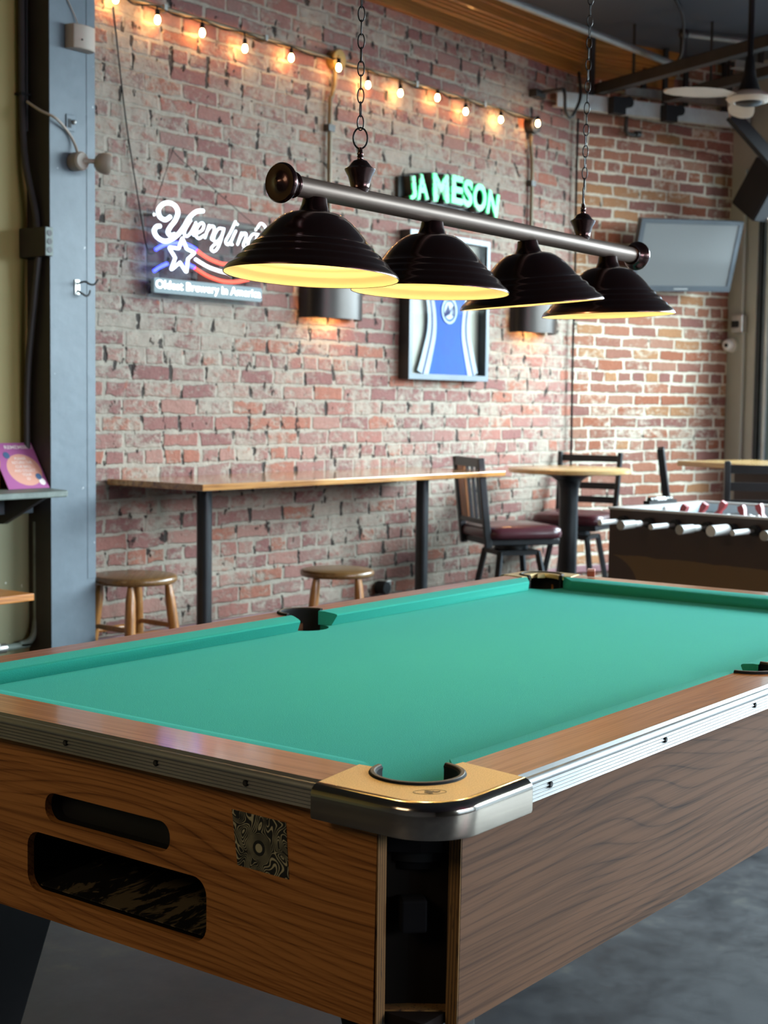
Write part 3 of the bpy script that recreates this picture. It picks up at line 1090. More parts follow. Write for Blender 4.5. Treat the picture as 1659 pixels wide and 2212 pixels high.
for s, z in zip(bs, hz):
    dz = z - CZ + .03
    yb = -.085 if s in (3.727, 5.434) else -.05
    Mx = Matrix.Translation(Vector((s - 3.9, yb, dz)))
    o = MB().lathe(bp, 14, Mx, caps=True).build('bulb', M['string_bulb'], SLT)
    MB().lathe(sp_, 12, Mx, caps=True).tube([(s - 3.9, yb, dz + .014), (s - 3.9, -.046, .004)], .003, 6).build('socket', M['rubber'], o)

CT = wt('electrical_conduit', 'long painted metal conduit running level under the crown boards of the brick wall', 'conduit', 3.9, CZ)
MB().cyl((-1.95, -.022, .012), (1.58, -.022, .012), .0085, seg=12).build('pipe', M['conduit'], CT)
for s in (2.7, 3.3, 4.4, 5.0):
    MB().box(s - 3.9 - .008, s - 3.9 + .008, -.033, -.001, -.004, .026).build('strap', M['steel'], CT)


def drop(name, label, s, z, zb, lean, boxmat, pipemat):
    t = wt(name, label, 'conduit', s, z)
    m = MB()
    m.lathe([(.0001, 0), (.044, 0), (.046, .003), (.046, .045), (.043, .049), (.0001, .049)], 24, Matrix.Rotation(R(90), 4, 'X'))
    m.cyl((0, -.049, 0), (0, -.053, 0), .018, seg=16)
    m.cyl((-.03, -.049, .03), (-.03, -.052, .03), .005, seg=8)
    m.cyl((.03, -.049, -.03), (.03, -.052, -.03), .005, seg=8)
    m.build('junction_box', boxmat, t)
    pts = spline([(0, -.02, -.03), (-.002, -.02, -.10), (lean * .6, -.02, -.17), (lean, -.02, -.26), (lean, -.02, zb - z)], 5)
    MB().tube(pts, .011, 10).build('pipe', pipemat, t)
    MB().box(lean - .022, lean + .022, -.034, -.001, -.33, -.30).build('strap', M['dark_steel'], t)
    return t


drop('conduit_drop', 'ochre round junction box with a conduit dropping behind the first pair of lamp shades', 3.78, 2.873, 1.80, -.035, M['brass_box'], M['conduit'])
drop('conduit_drop', 'dark round junction box with a conduit dropping at the end of the string of bulbs', 5.472, 2.838, 1.92, .016, M['dark_steel'], M['conduit'])

# up-and-down sconces
for i, (s, z, lab) in enumerate([(3.748, 1.765, 'dark half-round wall sconce below and right of the white neon sign'), (5.50, 1.78, 'dark half-round wall sconce to the right of the framed blue jersey')]):
    t = wt('wall_sconce', lab, 'sconce', s, z, 'half-round sconces on the brick wall')
    hw, hh = (.2, .085)
    ring = [(hw * math.cos(R(a_)), -.012 - .135 * math.sin(R(a_))) for a_ in range(0, 181, 9)]
    ring2 = [(x * .97, -.012 + (y + .012) * .96) for x, y in ring]
    MB().loft([[(x, y, -hh) for x, y in ring] + [(x, y, -hh) for x, y in reversed(ring2)], [(x, y, hh) for x, y in ring] + [(x, y, hh) for x, y in reversed(ring2)]]).build('shade', M['sconce'], t, smooth=50)
    MB().box(-.16, .16, -.012, -.001, -.07, .07).build('back_plate', M['sconce'], t)
    MB().sphere((0, -.07, -.02), .024, 12, 8).build('bulb', M['sconce_bulb'], t)

# neon brewery sign -------------------------------------------------------
NS, NZ = 2.90, 1.90
NT = wt('neon_sign', 'white blue and red neon beer sign with a star on the brick wall', 'neon sign', NS, NZ)
ST = {
    'Y1': [(2.689, 2.038), (2.661, 2.022), (2.631, 2.031), (2.623, 2.057), (2.645, 2.082), (2.681, 2.092), (2.715, 2.084), (2.731, 2.059), (2.716, 2.025), (2.689, 1.997), (2.676, 1.975), (2.69, 1.962), (2.713, 1.969)],
    'Y2': [(2.876, 2.081), (2.834, 2.073), (2.796, 2.045), (2.764, 2.003), (2.721, 1.962), (2.666, 1.937), (2.622, 1.945), (2.6, 1.969), (2.611, 1.989), (2.633, 1.994)],
    'u': [(2.805, 2.036), (2.775, 1.997), (2.767, 1.975), (2.783, 1.968), (2.807, 1.988), (2.835, 2.03), (2.819, 1.997), (2.821, 1.976), (2.837, 1.983)],
    'e': [(2.835, 1.985), (2.868, 2.0), (2.88, 2.023), (2.865, 2.031), (2.843, 2.011), (2.832, 1.983), (2.849, 1.965), (2.882, 1.982)],
    'n': [(2.912, 2.028), (2.898, 1.998), (2.885, 1.970), (2.900, 2.000), (2.925, 2.024), (2.940, 2.020), (2.938, 2.000), (2.925, 1.972), (2.938, 1.966)],
    'g': [(2.994, 2.019), (2.968, 2.018), (2.943, 1.99), (2.939, 1.966), (2.96, 1.964), (2.986, 1.99), (3.0, 2.023), (2.98, 1.97), (2.96, 1.934), (2.938, 1.92), (2.923, 1.929), (2.938, 1.946), (2.974, 1.965)],
    'l': [(3.07, 2.059), (3.037, 2.007), (3.01, 1.969), (3.023, 1.956), (3.046, 1.976)],
    'i': [(3.072, 2.02), (3.04, 1.965), (3.052, 1.959)],
    'dot': [(3.079, 2.045), (3.082, 2.049)],
    'n2': [(3.108, 2.016), (3.095, 1.99), (3.082, 1.962), (3.098, 1.99), (3.122, 2.014), (3.135, 2.010), (3.131, 1.99), (3.118, 1.962), (3.132, 1.954)],
    'g2': [(3.205, 2.015), (3.178, 2.015), (3.151, 1.986), (3.15, 1.962), (3.173, 1.962), (3.196, 1.99), (3.211, 2.02), (3.19, 1.973), (3.161, 1.938), (3.131, 1.93), (3.122, 1.945), (3.149, 1.959)],
    'fl': [(3.205, 2.044), (3.226, 2.066), (3.253, 2.057), (3.263, 2.029), (3.248, 1.999), (3.23, 1.981)],
}


def tubes(keys, r, off, n=7):
    m = MB()
    for k in keys:
        m.tube(spline([(x - NS, -off, z - NZ) for x, z in k], n), r, 8)
    return m


tubes([ST['Y1'], ST['Y2']], .0086, .07).build('capital_script_tube', M['neon_white'], NT)
tubes([ST[k] for k in ('u', 'e', 'n', 'g', 'l', 'i', 'dot', 'n2', 'g2', 'fl')], .0049, .07).build('script_tube', M['neon_white'], NT)
star = [(2.751, 1.953), (2.769, 1.922), (2.775, 1.915), (2.812, 1.905), (2.813, 1.899), (2.783, 1.877), (2.780, 1.868), (2.773, 1.828), (2.767, 1.824), (2.738, 1.854), (2.732, 1.854), (2.692, 1.827), (2.688, 1.831), (2.706, 1.868), (2.706, 1.876), (2.679, 1.906), (2.682, 1.913), (2.722, 1.913), (2.730, 1.917), (2.747, 1.953)]
MB().tube(spline([(x - NS, -.078, z - NZ) for x, z in star], 4, True), .0064, 8, cyc=True).build('star_tube', M['neon_white'], NT)
tubes([[(2.614, 1.899), (2.658, 1.921), (2.711, 1.934), (2.775, 1.936), (2.81, 1.93), (2.84, 1.921)], [(2.605, 1.813), (2.637, 1.831), (2.677, 1.848)], [(2.781, 1.857), (2.83, 1.846)]], .0072, .064).build('blue_stripe_tube', M['neon_blue'], NT)
tubes([[(2.843, 1.916), (2.89, 1.895), (2.947, 1.88), (3.003, 1.873), (3.073, 1.88), (3.149, 1.895)], [(2.83, 1.843), (2.891, 1.82), (2.947, 1.807), (3.004, 1.8), (3.079, 1.804), (3.156, 1.82)]], .0078, .066).build('red_stripe_tube', M['neon_red'], NT)
tubes([[(2.835, 1.879), (2.891, 1.859), (2.947, 1.846), (3.027, 1.838), (3.12, 1.846)]], .0072, .066).build('white_stripe_tube', M['neon_white'], NT)
MB().box(2.585 - NS, 3.255 - NS, -.046, -.041, 1.71 - NZ, 2.062 - NZ).build('backing_panel', M['acrylic'], NT, smooth=0)
PXZ = Matrix(((1, 0, 0, 0), (0, 0, -1, 0), (0, 1, 0, 0), (0, 0, 0, 1)))     # (a,b,c) -> (a,-c,b)
MB().poly([rrect(2.604 - NS, 3.242 - NS, 1.728 - NZ, 1.788 - NZ, .008)], PXZ, .048, .066).build('slogan_plate', M['sign_plate'], NT, smooth=0)
for sx, sz in ((2.62, 2.04), (3.22, 2.04), (2.62, 1.76), (3.22, 1.76)):
    MB().cyl((sx - NS, -.001, sz - NZ), (sx - NS, -.048, sz - NZ), .006, seg=8).build('standoff', M['steel'], NT)


def text_mesh(txt, ext=0., bold=0.):
    cu = bpy.data.curves.new('t', 'FONT')
    cu.body = txt
    cu.size = 1
    cu.extrude = ext
    cu.offset = bold
    cu.align_x = 'LEFT'
    ob = bpy.data.objects.new('t', cu)
    col.objects.link(ob)
    dg = bpy.context.evaluated_depsgraph_get()
    me = bpy.data.meshes.new_from_object(ob.evaluated_get(dg))
    bpy.data.objects.remove(ob)
    bpy.data.curves.remove(cu)
    xs = [v.co.x for v in me.vertices]
    ys = [v.co.y for v in me.vertices]
    return me, (min(xs), max(xs), min(ys), max(ys))


def text_obj(name, txt, mats, parent, fn, ext=0., bold=0.):
    """fn maps (x, y, z) of the text mesh (given its bounds) to parent space"""
    me, bb = text_mesh(txt, ext, bold)
    for v in me.vertices:
        v.co = Vector(fn(v.co.x, v.co.y, v.co.z, bb))
    me.materials.clear()
    for m_ in (mats if isinstance(mats, (list, tuple)) else [mats]):
        me.materials.append(m_)
    o = bpy.data.objects.new(name, me)
    col.objects.link(o)
    o.parent = parent
    PW[o.name] = PW[parent.name]
    return o


text_obj('slogan_lettering', 'Oldest Brewery in America', M['sign_text'], NT,
         lambda x, y, z, b: (2.612 - NS + (x - b[0]) / (b[1] - b[0]) * .620, -.0675 - (z * .004), 1.735 - NZ + (y - b[2]) / (b[3] - b[2]) * .045), .3, .012)
MB().tube(spline([(2.437 - NS, -.012, 2.825 - NZ), (2.499 - NS, -.012, 2.417 - NZ), (2.566 - NS, -.014, 2.098 - NZ), (2.60 - NS, -.03, 1.90 - NZ), (2.63 - NS, -.04, 1.89 - NZ)], 6), .0028, 6).build('power_cord', M['rubber'], NT)
MB().tube(spline([(2.62 - NS, -.045, 2.06 - NZ), (2.75 - NS, -.012, 2.30 - NZ), (2.77 - NS, -.008, 2.33 - NZ), (2.80 - NS, -.012, 2.29 - NZ), (3.21 - NS, -.045, 2.06 - NZ)], 6), .0016, 5).build('hanging_wire', M['iron'], NT)

# green marquee letters ---------------------------------------------------
JS, JZ = 4.69, 2.34
JT_ = wt('marquee_sign', 'arched sign of thick green-lit capital letters behind the lamp bar', 'sign', JS, JZ)
lets = [('J', 4.322, 4.352 - 4.295, 2.297, 2.411, 10), ('A', 4.402, .098, 2.304, 2.432, 7), ('M', 4.560, .140, 2.310, 2.452, 3), ('E', 4.702, .105, 2.316, 2.462, -1), ('S', 4.797, .086, 2.312, 2.455, -4), ('O', 4.906, .122, 2.302, 2.447, -7), ('N', 5.031, .105, 2.292, 2.420, -11)]
for ch, s, wd, z0, z1, rot in lets:
    c_, sn = math.cos(R(rot)), math.sin(R(rot))
    mid = (z0 + z1) / 2

    def fn(x, y, z, b, dep=.0, grow=1.0):
        lx = ((x - b[0]) / (b[1] - b[0]) - .5) * wd * grow
        lz = ((y - b[2]) / (b[3] - b[2]) - .5) * (z1 - z0) * grow
        return (s - JS + lx * c_ - lz * sn, -.05 - dep - z * .1, mid - JZ + lx * sn + lz * c_)
    o = text_obj('letter', ch, M['green_lit'], JT_, lambda x, y, z, b: fn(x, y, z, b, .017, .97), .04, .035)
    text_obj('letter_return', ch, M['letter_side'], o, lambda x, y, z, b: fn(x, y, z, b, -.019, 1.05), .29, .045)
bk = [(4.27, 2.30), (4.36, 2.285), (4.55, 2.30), (4.69, 2.305), (4.85, 2.298), (4.98, 2.285), (5.09, 2.275), (5.09, 2.40), (4.98, 2.44), (4.84, 2.465), (4.69, 2.474), (4.54, 2.462), (4.40, 2.44), (4.27, 2.405)]
MB().poly([[(x - JS, z - JZ) for x, z in bk]], PXZ, .001, .022).build('backing_board', M['letter_side'], JT_, smooth=0)

# framed jersey -----------------------------------------------------------
FS, FZ = 4.672, 1.785
FT = wt('framed_jersey', 'black shadow box framing a blue and white sleeveless jersey', 'picture frame', FS, FZ)
x0, x1, z0, z1 = -.358, .345, -.368, .368
PXY = PXZ
m = MB().m(0).poly([[(x0, z0), (x1, z0), (x1, z1), (x0, z1)], [(x0 + .022, z0 + .022), (x0 + .022, z1 - .022), (x1 - .022, z1 - .022), (x1 - .022, z0 + .022)]], PXY, .001, .062)
m.m(1).poly([[(x0, z0), (x1, z0), (x1, z1), (x0, z1)], [(x0 + .026, z0 + .028), (x0 + .026, z1 - .026), (x1 - .026, z1 - .026), (x1 - .026, z0 + .028)]], PXY, .062, .067)
m.build('frame', [M['box_frame'], M['box_lip']], FT, smooth=0)
MB().box(x0 + .02, x1 - .02, -.012, -.002, z0 + .02, z1 - .02).build('mat_board', M['mat_board'], FT, smooth=0)
sx = lambda pts: [(a_ - FS, b_ - FZ) for a_, b_ in pts]
body = sx([(4.50, 1.445), (4.905, 1.445), (4.90, 1.56), (4.872, 1.68), (4.868, 1.77), (4.905, 1.90), (4.93, 2.03), (4.86, 2.06), (4.80, 1.96), (4.70, 1.90), (4.60, 1.96), (4.54, 2.06), (4.475, 2.03), (4.50, 1.90), (4.535, 1.77), (4.53, 1.68), (4.50, 1.56)])
jb = MB().poly([body], PXY, .014, .030).build('jersey', M['jersey_blue'], FT, smooth=0)


def ribbon(path, w0, w1, z_a, z_b, name, mat, par):
    n = len(path)
    Lp, Rp = [], []
    for i, (x, z) in enumerate(path):
        a_ = path[max(0, i - 1)]
        b_ = path[min(n - 1, i + 1)]
        d = Vector((b_[0] - a_[0], b_[1] - a_[1])).normalized()
        wv = w0 + (w1 - w0) * i / (n - 1)
        Lp.append((x - d.y * wv / 2, z + d.x * wv / 2))
        Rp.append((x + d.y * wv / 2, z - d.x * wv / 2))
    return MB().poly([Rp + Lp[::-1]], PXY, z_a, z_b).build(name, mat, par, smooth=0)


def sp2(pts, n=5):
    return [(p_.x, p_.y) for p_ in spline([(a_, b_, 0) for a_, b_ in pts], n)]


lp = sp2(sx([(4.462, 2.03), (4.505, 1.90), (4.545, 1.77), (4.548, 1.66), (4.515, 1.55), (4.475, 1.445)]))
rp = sp2(sx([(4.945, 2.03), (4.900, 1.90), (4.858, 1.77), (4.852, 1.66), (4.885, 1.55), (4.925, 1.445)]))
for pth in (lp, rp):
    ribbon(pth, .05, .095, .030, .033, 'side_stripe', M['jersey_white'], jb)
    ribbon(pth, .012, .010, .033, .0345, 'piping', M['jersey_navy'], jb)
ribbon(sp2(sx([(4.54, 2.06), (4.60, 1.965), (4.70, 1.905), (4.80, 1.965), (4.86, 2.06)])), .03, .03, .030, .033, 'collar', M['jersey_white'], jb)
ctr = (4.698 - FS, 1.775 - FZ)
cir = lambda r, n=30: [(ctr[0] + r * math.cos(2 * PI * i / n), ctr[1] + r * math.sin(2 * PI * i / n)) for i in range(n)]
m = MB().poly([cir(.068), cir(.056)[::-1]], PXY, .030, .035)
m.poly([cir(.046)], PXY, .030, .034)
cr = m.build('crest', M['crest'], jb, smooth=0)
o = ribbon(sx([(4.655, 1.745), (4.690, 1.80), (4.700, 1.765), (4.740, 1.805), (4.728, 1.752)]), .012, .012, .034, .0365, 'crest_mark', M['jersey_navy'], jb)
MB().box(x0 + .022, x1 - .022, -.058, -.055, z0 + .022, z1 - .022).build('glass', M['frame_glass'], FT, smooth=0)

# small round fitting low on the wall and the strap hook near the corner
t = wt('hose_bibb', 'small dark round fitting low on the brick wall beside the right-hand wooden stool', 'wall fitting', 4.16, .385)
MB().lathe([(.0001, .07), (.03, .068), (.034, .05), (.034, .012), (.0001, .012)], 20, Matrix.Rotation(R(90), 4, 'X')).build('cap', M['black'], t)
MB().box(.02, .085, -.03, -.001, -.03, .03).build('plate', M['steel'], t, bevel=.004)
t = wt('strap_hanger', 'bent black metal strap hooked near the top of the brick corner', 'bracket', 5.60, 3.0)
MB().tube(spline([(.235, -.10, .18), (.13, -.175, .02), (.05, -.185, -.085), (.0, -.185, -.115), (-.045, -.185, -.085), (-.055, -.185, 0), (-.055, -.17, .035)], 6), .0095, 6).build('strap', M['dark_steel'], t)
MB().box(-.13, -.03, -.05, -.001, -.005, .035).box(-.075, -.035, -.18, -.05, .02, .035).build('anchor', M['dark_steel'], t)
t = wt('hanging_cable', 'thin black cable running down the corner where the two brick walls meet', 'cable', KS - .03, 2.0)
MB().tube(spline([(.0, -.03, .95), (-.004, -.03, .5), (.003, -.03, .1), (-.004, -.03, -.4), (.002, -.03, -1.0), (-.01, -.03, -1.5)], 5), .0075, 6).build('cord', M['rubber'], t)

# wall counter ------------------------------------------------------------
c0 = Vector((2.381, 2.706, 0))
ca = math.atan2(2.640 - 2.706, 4.392 - 2.381)
CTT = thing('wall_counter', 'long varnished plank counter on black posts along the brick wall', 'counter', (2.381, 2.706, 0), ca)
cl = 2.012
MB().loft([[(0, 0, .955), (cl, 0, .952), (cl, .565, .952), (-.0, .545, .955)], [(0, 0, .980), (cl, 0, .977), (cl, .565, .977), (-.0, .545, .980)]]).build('countertop', M['counter'], CTT, smooth=0, bevel=.004)
for px_ in (.29, 1.732):
    MB().cyl((px_, .29, .012), (px_, .29, .953), .031, seg=24).build('post', M['black_metal'], CTT)
    MB().lathe([(.0001, .018), (.05, .016), (.17, .008), (.18, 0), (.0001, 0)], 28, Matrix.Translation(Vector((px_, .29, 0)))).build('base_plate', M['black_metal'], CTT)
    MB().box(px_ - .10, px_ + .10, .19, .39, .946, .9525).build('mounting_plate', M['black_metal'], CTT)

# wooden stools -----------------------------------------------------------
def make_stool(name, label):
    t = thing(name, label, 'stool', (0, 0, 0), 0, 'round wooden stools by the wall counter')
    MB().lathe([(.0001, .61), (.150, .61), (.160, .607), (.165, .598), (.164, .588), (.156, .580), (.135, .578), (.0001, .578)], 48, caps=True).build('seat', M['stool_seat'], t, smooth=50)
    foot, top = .205, .128
    dirs = [(math.cos(R(90 * k)), math.sin(R(90 * k))) for k in range(4)]
    P_ = lambda k, z: Vector((dirs[k][0] * (foot + (top - foot) * z / .58), dirs[k][1] * (foot + (top - foot) * z / .58), z))
    for k in range(4):
        zs = [0, .03, .10, .30, .45, .52, .55, .575, .582]
        rs = [.0135, .015, .0175, .0205, .0205, .019, .0155, .0125, .0125]
        MB().tube([P_(k, z) for z in zs], rs, 14).build('leg', M['stool'], t, smooth=50)
    for k in range(4):
        z = .392 if k % 2 == 0 else .412
        a_, b_ = P_(k, z), P_((k + 1) % 4, z)
        z2 = z - .16
        c_, d_ = P_(k, z2), P_((k + 1) % 4, z2)
        for q0, q1 in ((a_, b_), (c_, d_)):
            pts = [q0.lerp(q1, f_) for f_ in (0, .12, .5, .88, 1)]
            MB().tube(pts, [.0085, .0095, .0115, .0095, .0085], 10).build('stretcher', M['stool'], t, smooth=50)
    return t


st = make_stool('wooden_stool', 'round wooden stool standing beside the blue-grey post')
st.location, st.rotation_euler, st.scale = (2.345, 3.037, 0), (0, 0, R(218 + 3)), (1.015,) * 3
dup(st, (3.252, 2.758, 0), R(46 + 217), 'round wooden stool standing between the two posts of the wall counter', .963)

# round table and high chairs ---------------------------------------------
RT = thing('round_table', 'round maple-topped pub table on a charcoal pedestal beside the brick corner', 'table', (5.19, 2.75, 0))
MB().lathe([(.0001, .965), (.318, .965), (.324, .961), (.324, .944), (.318, .940), (.0001, .940)], 72, caps=True).build('tabletop', M['table_top'], RT, smooth=40)
MB().lathe([(.0001, .94), (.17, .939), (.15, .932), (.095, .918), (.064, .895), (.053, .86), (.050, .80), (.050, .10), (.055, .05), (.09, .035), (.23, .018), (.25, .0), (.0001, 0)], 40, caps=True).build('pedestal', M['black_metal'], RT, smooth=40)


def chair_base(t):
    m = MB()
    sq = rrect(-.205, .205, -.20, .20, .07, 6)
    prof = [(.93, .640), (1., .648), (1.01, .668), (.985, .688), (.90, .700), (.70, .707), (.35, .711)]
    rings = [[(x * k, y * k, z) for x, y in sq] for k, z in prof]
    m.loft(rings)
    m.build('seat', M['vinyl'], t, smooth=60)
    MB().box(-.19, .185, -.175, .175, .610, .643).build('seat_frame', M['black_metal'], t, bevel=.006)
    MB().cyl((0, 0, .575), (0, 0, .612), .085, seg=24).box(-.11, .11, -.11, .11, .555, .578).build('swivel', M['black_metal'], t)
    for a_, b_ in ((1, 1), (1, -1), (-1, 1), (-1, -1)):
        MB().bar((a_ * .10, b_ * .10, .572), (a_ * .19, b_ * .19, .0), .026, .026, (a_, b_, 0)).build('leg', M['black_metal'], t, smooth=0, bevel=.003)
    q = [(a_ * .164, b_ * .164, .165) for a_, b_ in ((1, 1), (1, -1), (-1, -1), (-1, 1))]
    m = MB()
    for i in range(4):
        m.bar(q[i], q[(i + 1) % 4], .016, .016)
    m.build('footrest', M['black_metal'], t, smooth=0)


def ladder_chair(name, label, loc, az, rails=4, H=1.045, w=.19):
    t = thing(name, label, 'chair', loc, R(az), 'high chairs with burgundy seats')
    chair_base(t)
    for b_ in (1, -1):
        MB().bar((-.185, b_ * (w - .012), .60), (-.255, b_ * w, H), .026, .034, (1, 0, 0)).build('back_post', M['black_metal'], t, smooth=0, bevel=.005)
        m = MB()
    for i in range(rails):
        z = H - .035 - i * .078
        x = -.185 - .07 * (z - .60) / (H - .60)
        rb = MB().loft([[(x - .012 * math.cos(PI * y / (2 * w)) - d, y, z + dz_) for d, dz_ in ((0, -.019), (.010, -.019), (.010, .019), (0, .019))] for y in [(-w + 2 * w * k / 8) for k in range(9)]])
        rb.build('back_rail', M['black_metal'], t, smooth=30)
    return t


def spindle_chair(name, label, loc, az, H=1.035, w=.185):
    t = thing(name, label, 'chair', loc, R(az), 'high chairs with burgundy seats')
    chair_base(t)
    xb = lambda z: -.19 - .05 * (z - .60) / (H - .60)
    for b_ in (1, -1):
        MB().bar((xb(.60), b_ * w, .60), (xb(H), b_ * w, H), .030, .034, (1, 0, 0)).build('back_post', M['black_metal'], t, smooth=0, bevel=.004)
    for z, h_ in ((H - .022, .044), (.725, .024)):
        MB().bar((xb(z), -w, z), (xb(z), w, z), .028, h_).build('back_rail', M['black_metal'], t, smooth=0, bevel=.003)
    for y in (.02, -.045, -.105):
        MB().bar((xb(.725), y, .725), (xb(H - .03), y, H - .03), .014, .014, (1, 0, 0)).build('spindle', M['black_metal'], t, smooth=0)
    MB().bar((xb(.73), .098, .73), (xb(H - .04), .098, H - .04), .085, .016, (1, 0, 0)).build('splat', M['splat'], t, smooth=0, bevel=.002)
    return t


spindle_chair('pub_chair', 'black high chair with spindles and a wood splat at the end of the wall counter', (4.62, 2.745, 0), -35, 1.035, .165)
ladder_chair('pub_chair', 'black ladder-back high chair behind the round pub table', (5.60, 2.94, 0), 192, 4, 1.03, .178)
ladder_chair('pub_chair', 'black high chair seen edge-on at the left end of the brown bar table', (5.185, 1.936, 0), -64, 4, 1.09)
ladder_chair('pub_chair', 'black ladder-back high chair seen from behind, behind the foosball table', (4.86, 1.53, 0), 31, 5, 1.055, .2)

# brown bar table by the glass door
BT = thing('bar_table', 'maple-edged bar table with a brown laminate base near the glass door', 'table', (5.83, 2.44, 0), R(-113))
MB().box(0, 1.35, 0, .56, .972, 1.0).build('tabletop', M['table_top'], BT, smooth=0, bevel=.004)
MB().box(.28, 1.30, .16, .40, .0, .972).build('base', M['brown_laminate'], BT, smooth=0)

# foosball table ----------------------------------------------------------
FB = thing('foosball_table', 'brown and tan foosball table with white handles beyond the pool table', 'foosball table', (3.65, 1.676, 0), R(-96))
FL_, FW_ = 1.30, .70
m = MB()
m.m(0).poly([[(0, 0), (FL_, 0), (FL_, FW_), (0, FW_)], [(.03, .03), (.03, FW_ - .03), (FL_ - .03, FW_ - .03), (FL_ - .03, .03)]], I4, .52, .880)
m.m(1).poly([[(-.004, -.004), (FL_ + .004, -.004), (FL_ + .004, FW_ + .004), (-.004, FW_ + .004)], [(.034, .034), (.034, FW_ - .034), (FL_ - .034, FW_ - .034), (FL_ - .034, .034)]], I4, .880, .888)
m.build('cabinet', [M['foos'], M['foos_rim']], FB, smooth=0)
m = MB().m(0).box(.03, FL_ - .03, .03, FW_ - .03, .76, .775)
m.box(.03, .036, .03, FW_ - .03, .775, .879).box(.03, FL_ - .03, FW_ - .036, FW_ - .03, .775, .879)
m.build('playfield', M['foos_field'], FB, smooth=0)
for a_ in (.05, FL_ - .05):
    for b_ in (.05, FW_ - .05):
        MB().box(a_ - .045, a_ + .045, b_ - .045, b_ + .045, 0, .52).build('leg', M['foos'], FB, smooth=0)
m = MB().m(0).box(-.01, .02, .26, .47, .888, .902)
for i in range(7):
    m.m(1 if i in (2, 3, 4) else 2).cyl((.005, .28 + i * .024, .905), (.005, .298 + i * .024, .905), .012, seg=12)
m.build('score_counter', [M['black'], M['white_plastic'], M['dark_steel']], FB)
rods = [(.075, .125, 0), (.195, .150, 1), (.315, .135, 0), (.455, .150, 1), (.560, .115, 2), (.655, .125, 0), (.79, .13, 1), (.92, .13, 0), (1.05, .13, 0), (1.19, .13, 1)]
for i, (x, ex, kind) in enumerate(rods):
    zr = .838
    rd = MB().cyl((x, -ex, zr), (x, FW_ + .12 - ex * .3, zr), .0065, seg=10).build('rod', M['steel'], FB)
    hd = (M['white_plastic'], M['grey_plastic'], M['white_plastic'])[kind]
    rr_ = (.0108, .0185, .021)[kind]
    if kind == 1:
        MB().m(0).cyl((x, -ex - .06, zr), (x, -ex + .03, zr), rr_, rr_ * .9, 16).m(1).cyl((x, -ex + .028, zr), (x, -ex + .075, zr), .0125, seg=14).build('handle', [M['grey_plastic'], M['white_plastic']], rd)
    else:
        MB().cyl((x, -ex - .05, zr), (x, -ex + .06, zr), rr_, seg=16).build('handle', hd, rd)
    MB().cyl((x, -.026, zr), (x, -.001, zr), .020, seg=16).build('bearing', M['black'], rd)
    cmat = M['red_plastic'] if i % 2 == 1 else M['white_plastic']
    tilt = R((10, -150, 75, 160, -20, 110, 30, 170, 10, 60)[i])
    for y in ((.20, .35, .50) if i % 3 else (.28, .42)):
        Mx = Matrix.Translation(Vector((x, y, zr))) @ Matrix.Rotation(tilt, 4, 'Y')
        p_ = MB()
        p_.loft([[tuple(Mx @ Vector((a_ * h_, b_ * v_, z_))) for a_, b_ in ((-1, -1), (1, -1), (1, 1), (-1, 1))] for z_, h_, v_ in ((-.072, .012, .011), (-.055, .014, .012), (-.03, .007, .010), (-.012, .010, .018), (.012, .011, .019), (.022, .008, .012))])
        p_.sphere(tuple(Mx @ Vector((0, 0, .034))), .0115, 10, 8)
        p_.build('player', cmat, rd, smooth=40)

# ------------------------------------------------------------------ left post and yellow wall
t = thing('motion_sensor', 'beige motion sensor high on the blue-grey post', 'motion sensor', (2.076, 3.05, 2.60), 0)
pf = [(-.058, -.001), (-.058, -.022), (-.050, -.040), (-.02, -.052), (.02, -.052), (.050, -.042), (.058, -.024), (.058, -.001)]
MB().loft([[(x, y, -.043) for x, y in pf], [(x, y, .043) for x, y in pf]]).build('housing', M['beige'], t, smooth=30, bevel=.003)
MB().sphere((-.02, -.052, -.012), .0035, 8, 6).build('indicator', M['black'], t)
MB().tube(spline([(-.0, -.01, .043), (-.02, -.004, .09), (-.07, -.003, .17), (-.09, -.003, .25), (-.10, -.003, .40), (-.11, -.003, .81)], 5), .002, 6).build('wire', M['beige'], t)
t = thing('wall_plate', 'small broken metal socket plate halfway up the blue-grey post', 'wall plate', (2.042, 3.05, 2.295))
MB().box(-.02, .02, -.004, -.001, -.03, .03).build('plate', M['blue'], t, bevel=.002)
MB().box(-.012, .002, -.0055, -.004, -.018, .014).build('slot', M['black'], t, smooth=0)
MB().sphere((.013, -.006, .004), .009, 10, 8).build('screw', M['steel'], t)
FLD = thing('flood_lamp', 'beige swivel flood lamp on the side of the blue-grey post', 'lamp', (2.058, 3.05, 2.157))
Mf = Matrix.Rotation(R(90), 4, 'X')
MB().lathe([(.0001, 0), (.032, 0), (.034, .006), (.034, .045), (.028, .052), (.0001, .052)], 24, Mf).build('base', M['beige'], FLD)
MB().tube([(.005, -.045, 0), (.030, -.062, .002), (.052, -.072, .001)], [.012, .008, .012], 12).build('swivel_arm', M['beige'], FLD)
dv_ = Vector((.82, -.55, -.12)).normalized()
Mh = dv_.to_track_quat('Z', 'Y').to_matrix().to_4x4()
Mh.translation = Vector((.042, -.064, .002))
MB().lathe([(.0001, 0), (.018, .002), (.030, .012), (.037, .026), (.039, .040), (.039, .054), (.036, .060), (.034, .058), (.032, .052), (.0001, .050)], 28, Mh).build('lamp_head', M['beige'], FLD)
MB().tube(spline([(-.002, -.025, .030), (-.006, -.012, .065), (-.035, -.008, .105), (-.10, -.02, .140), (-.135, .02, .165), (-.150, .075, .20)], 6), .005, 8).build('cable', M['beige'], FLD)
t = thing('coat_hook', 'bent wire double coat hook on the blue-grey post', 'hook', (2.072, 3.05, 1.705))
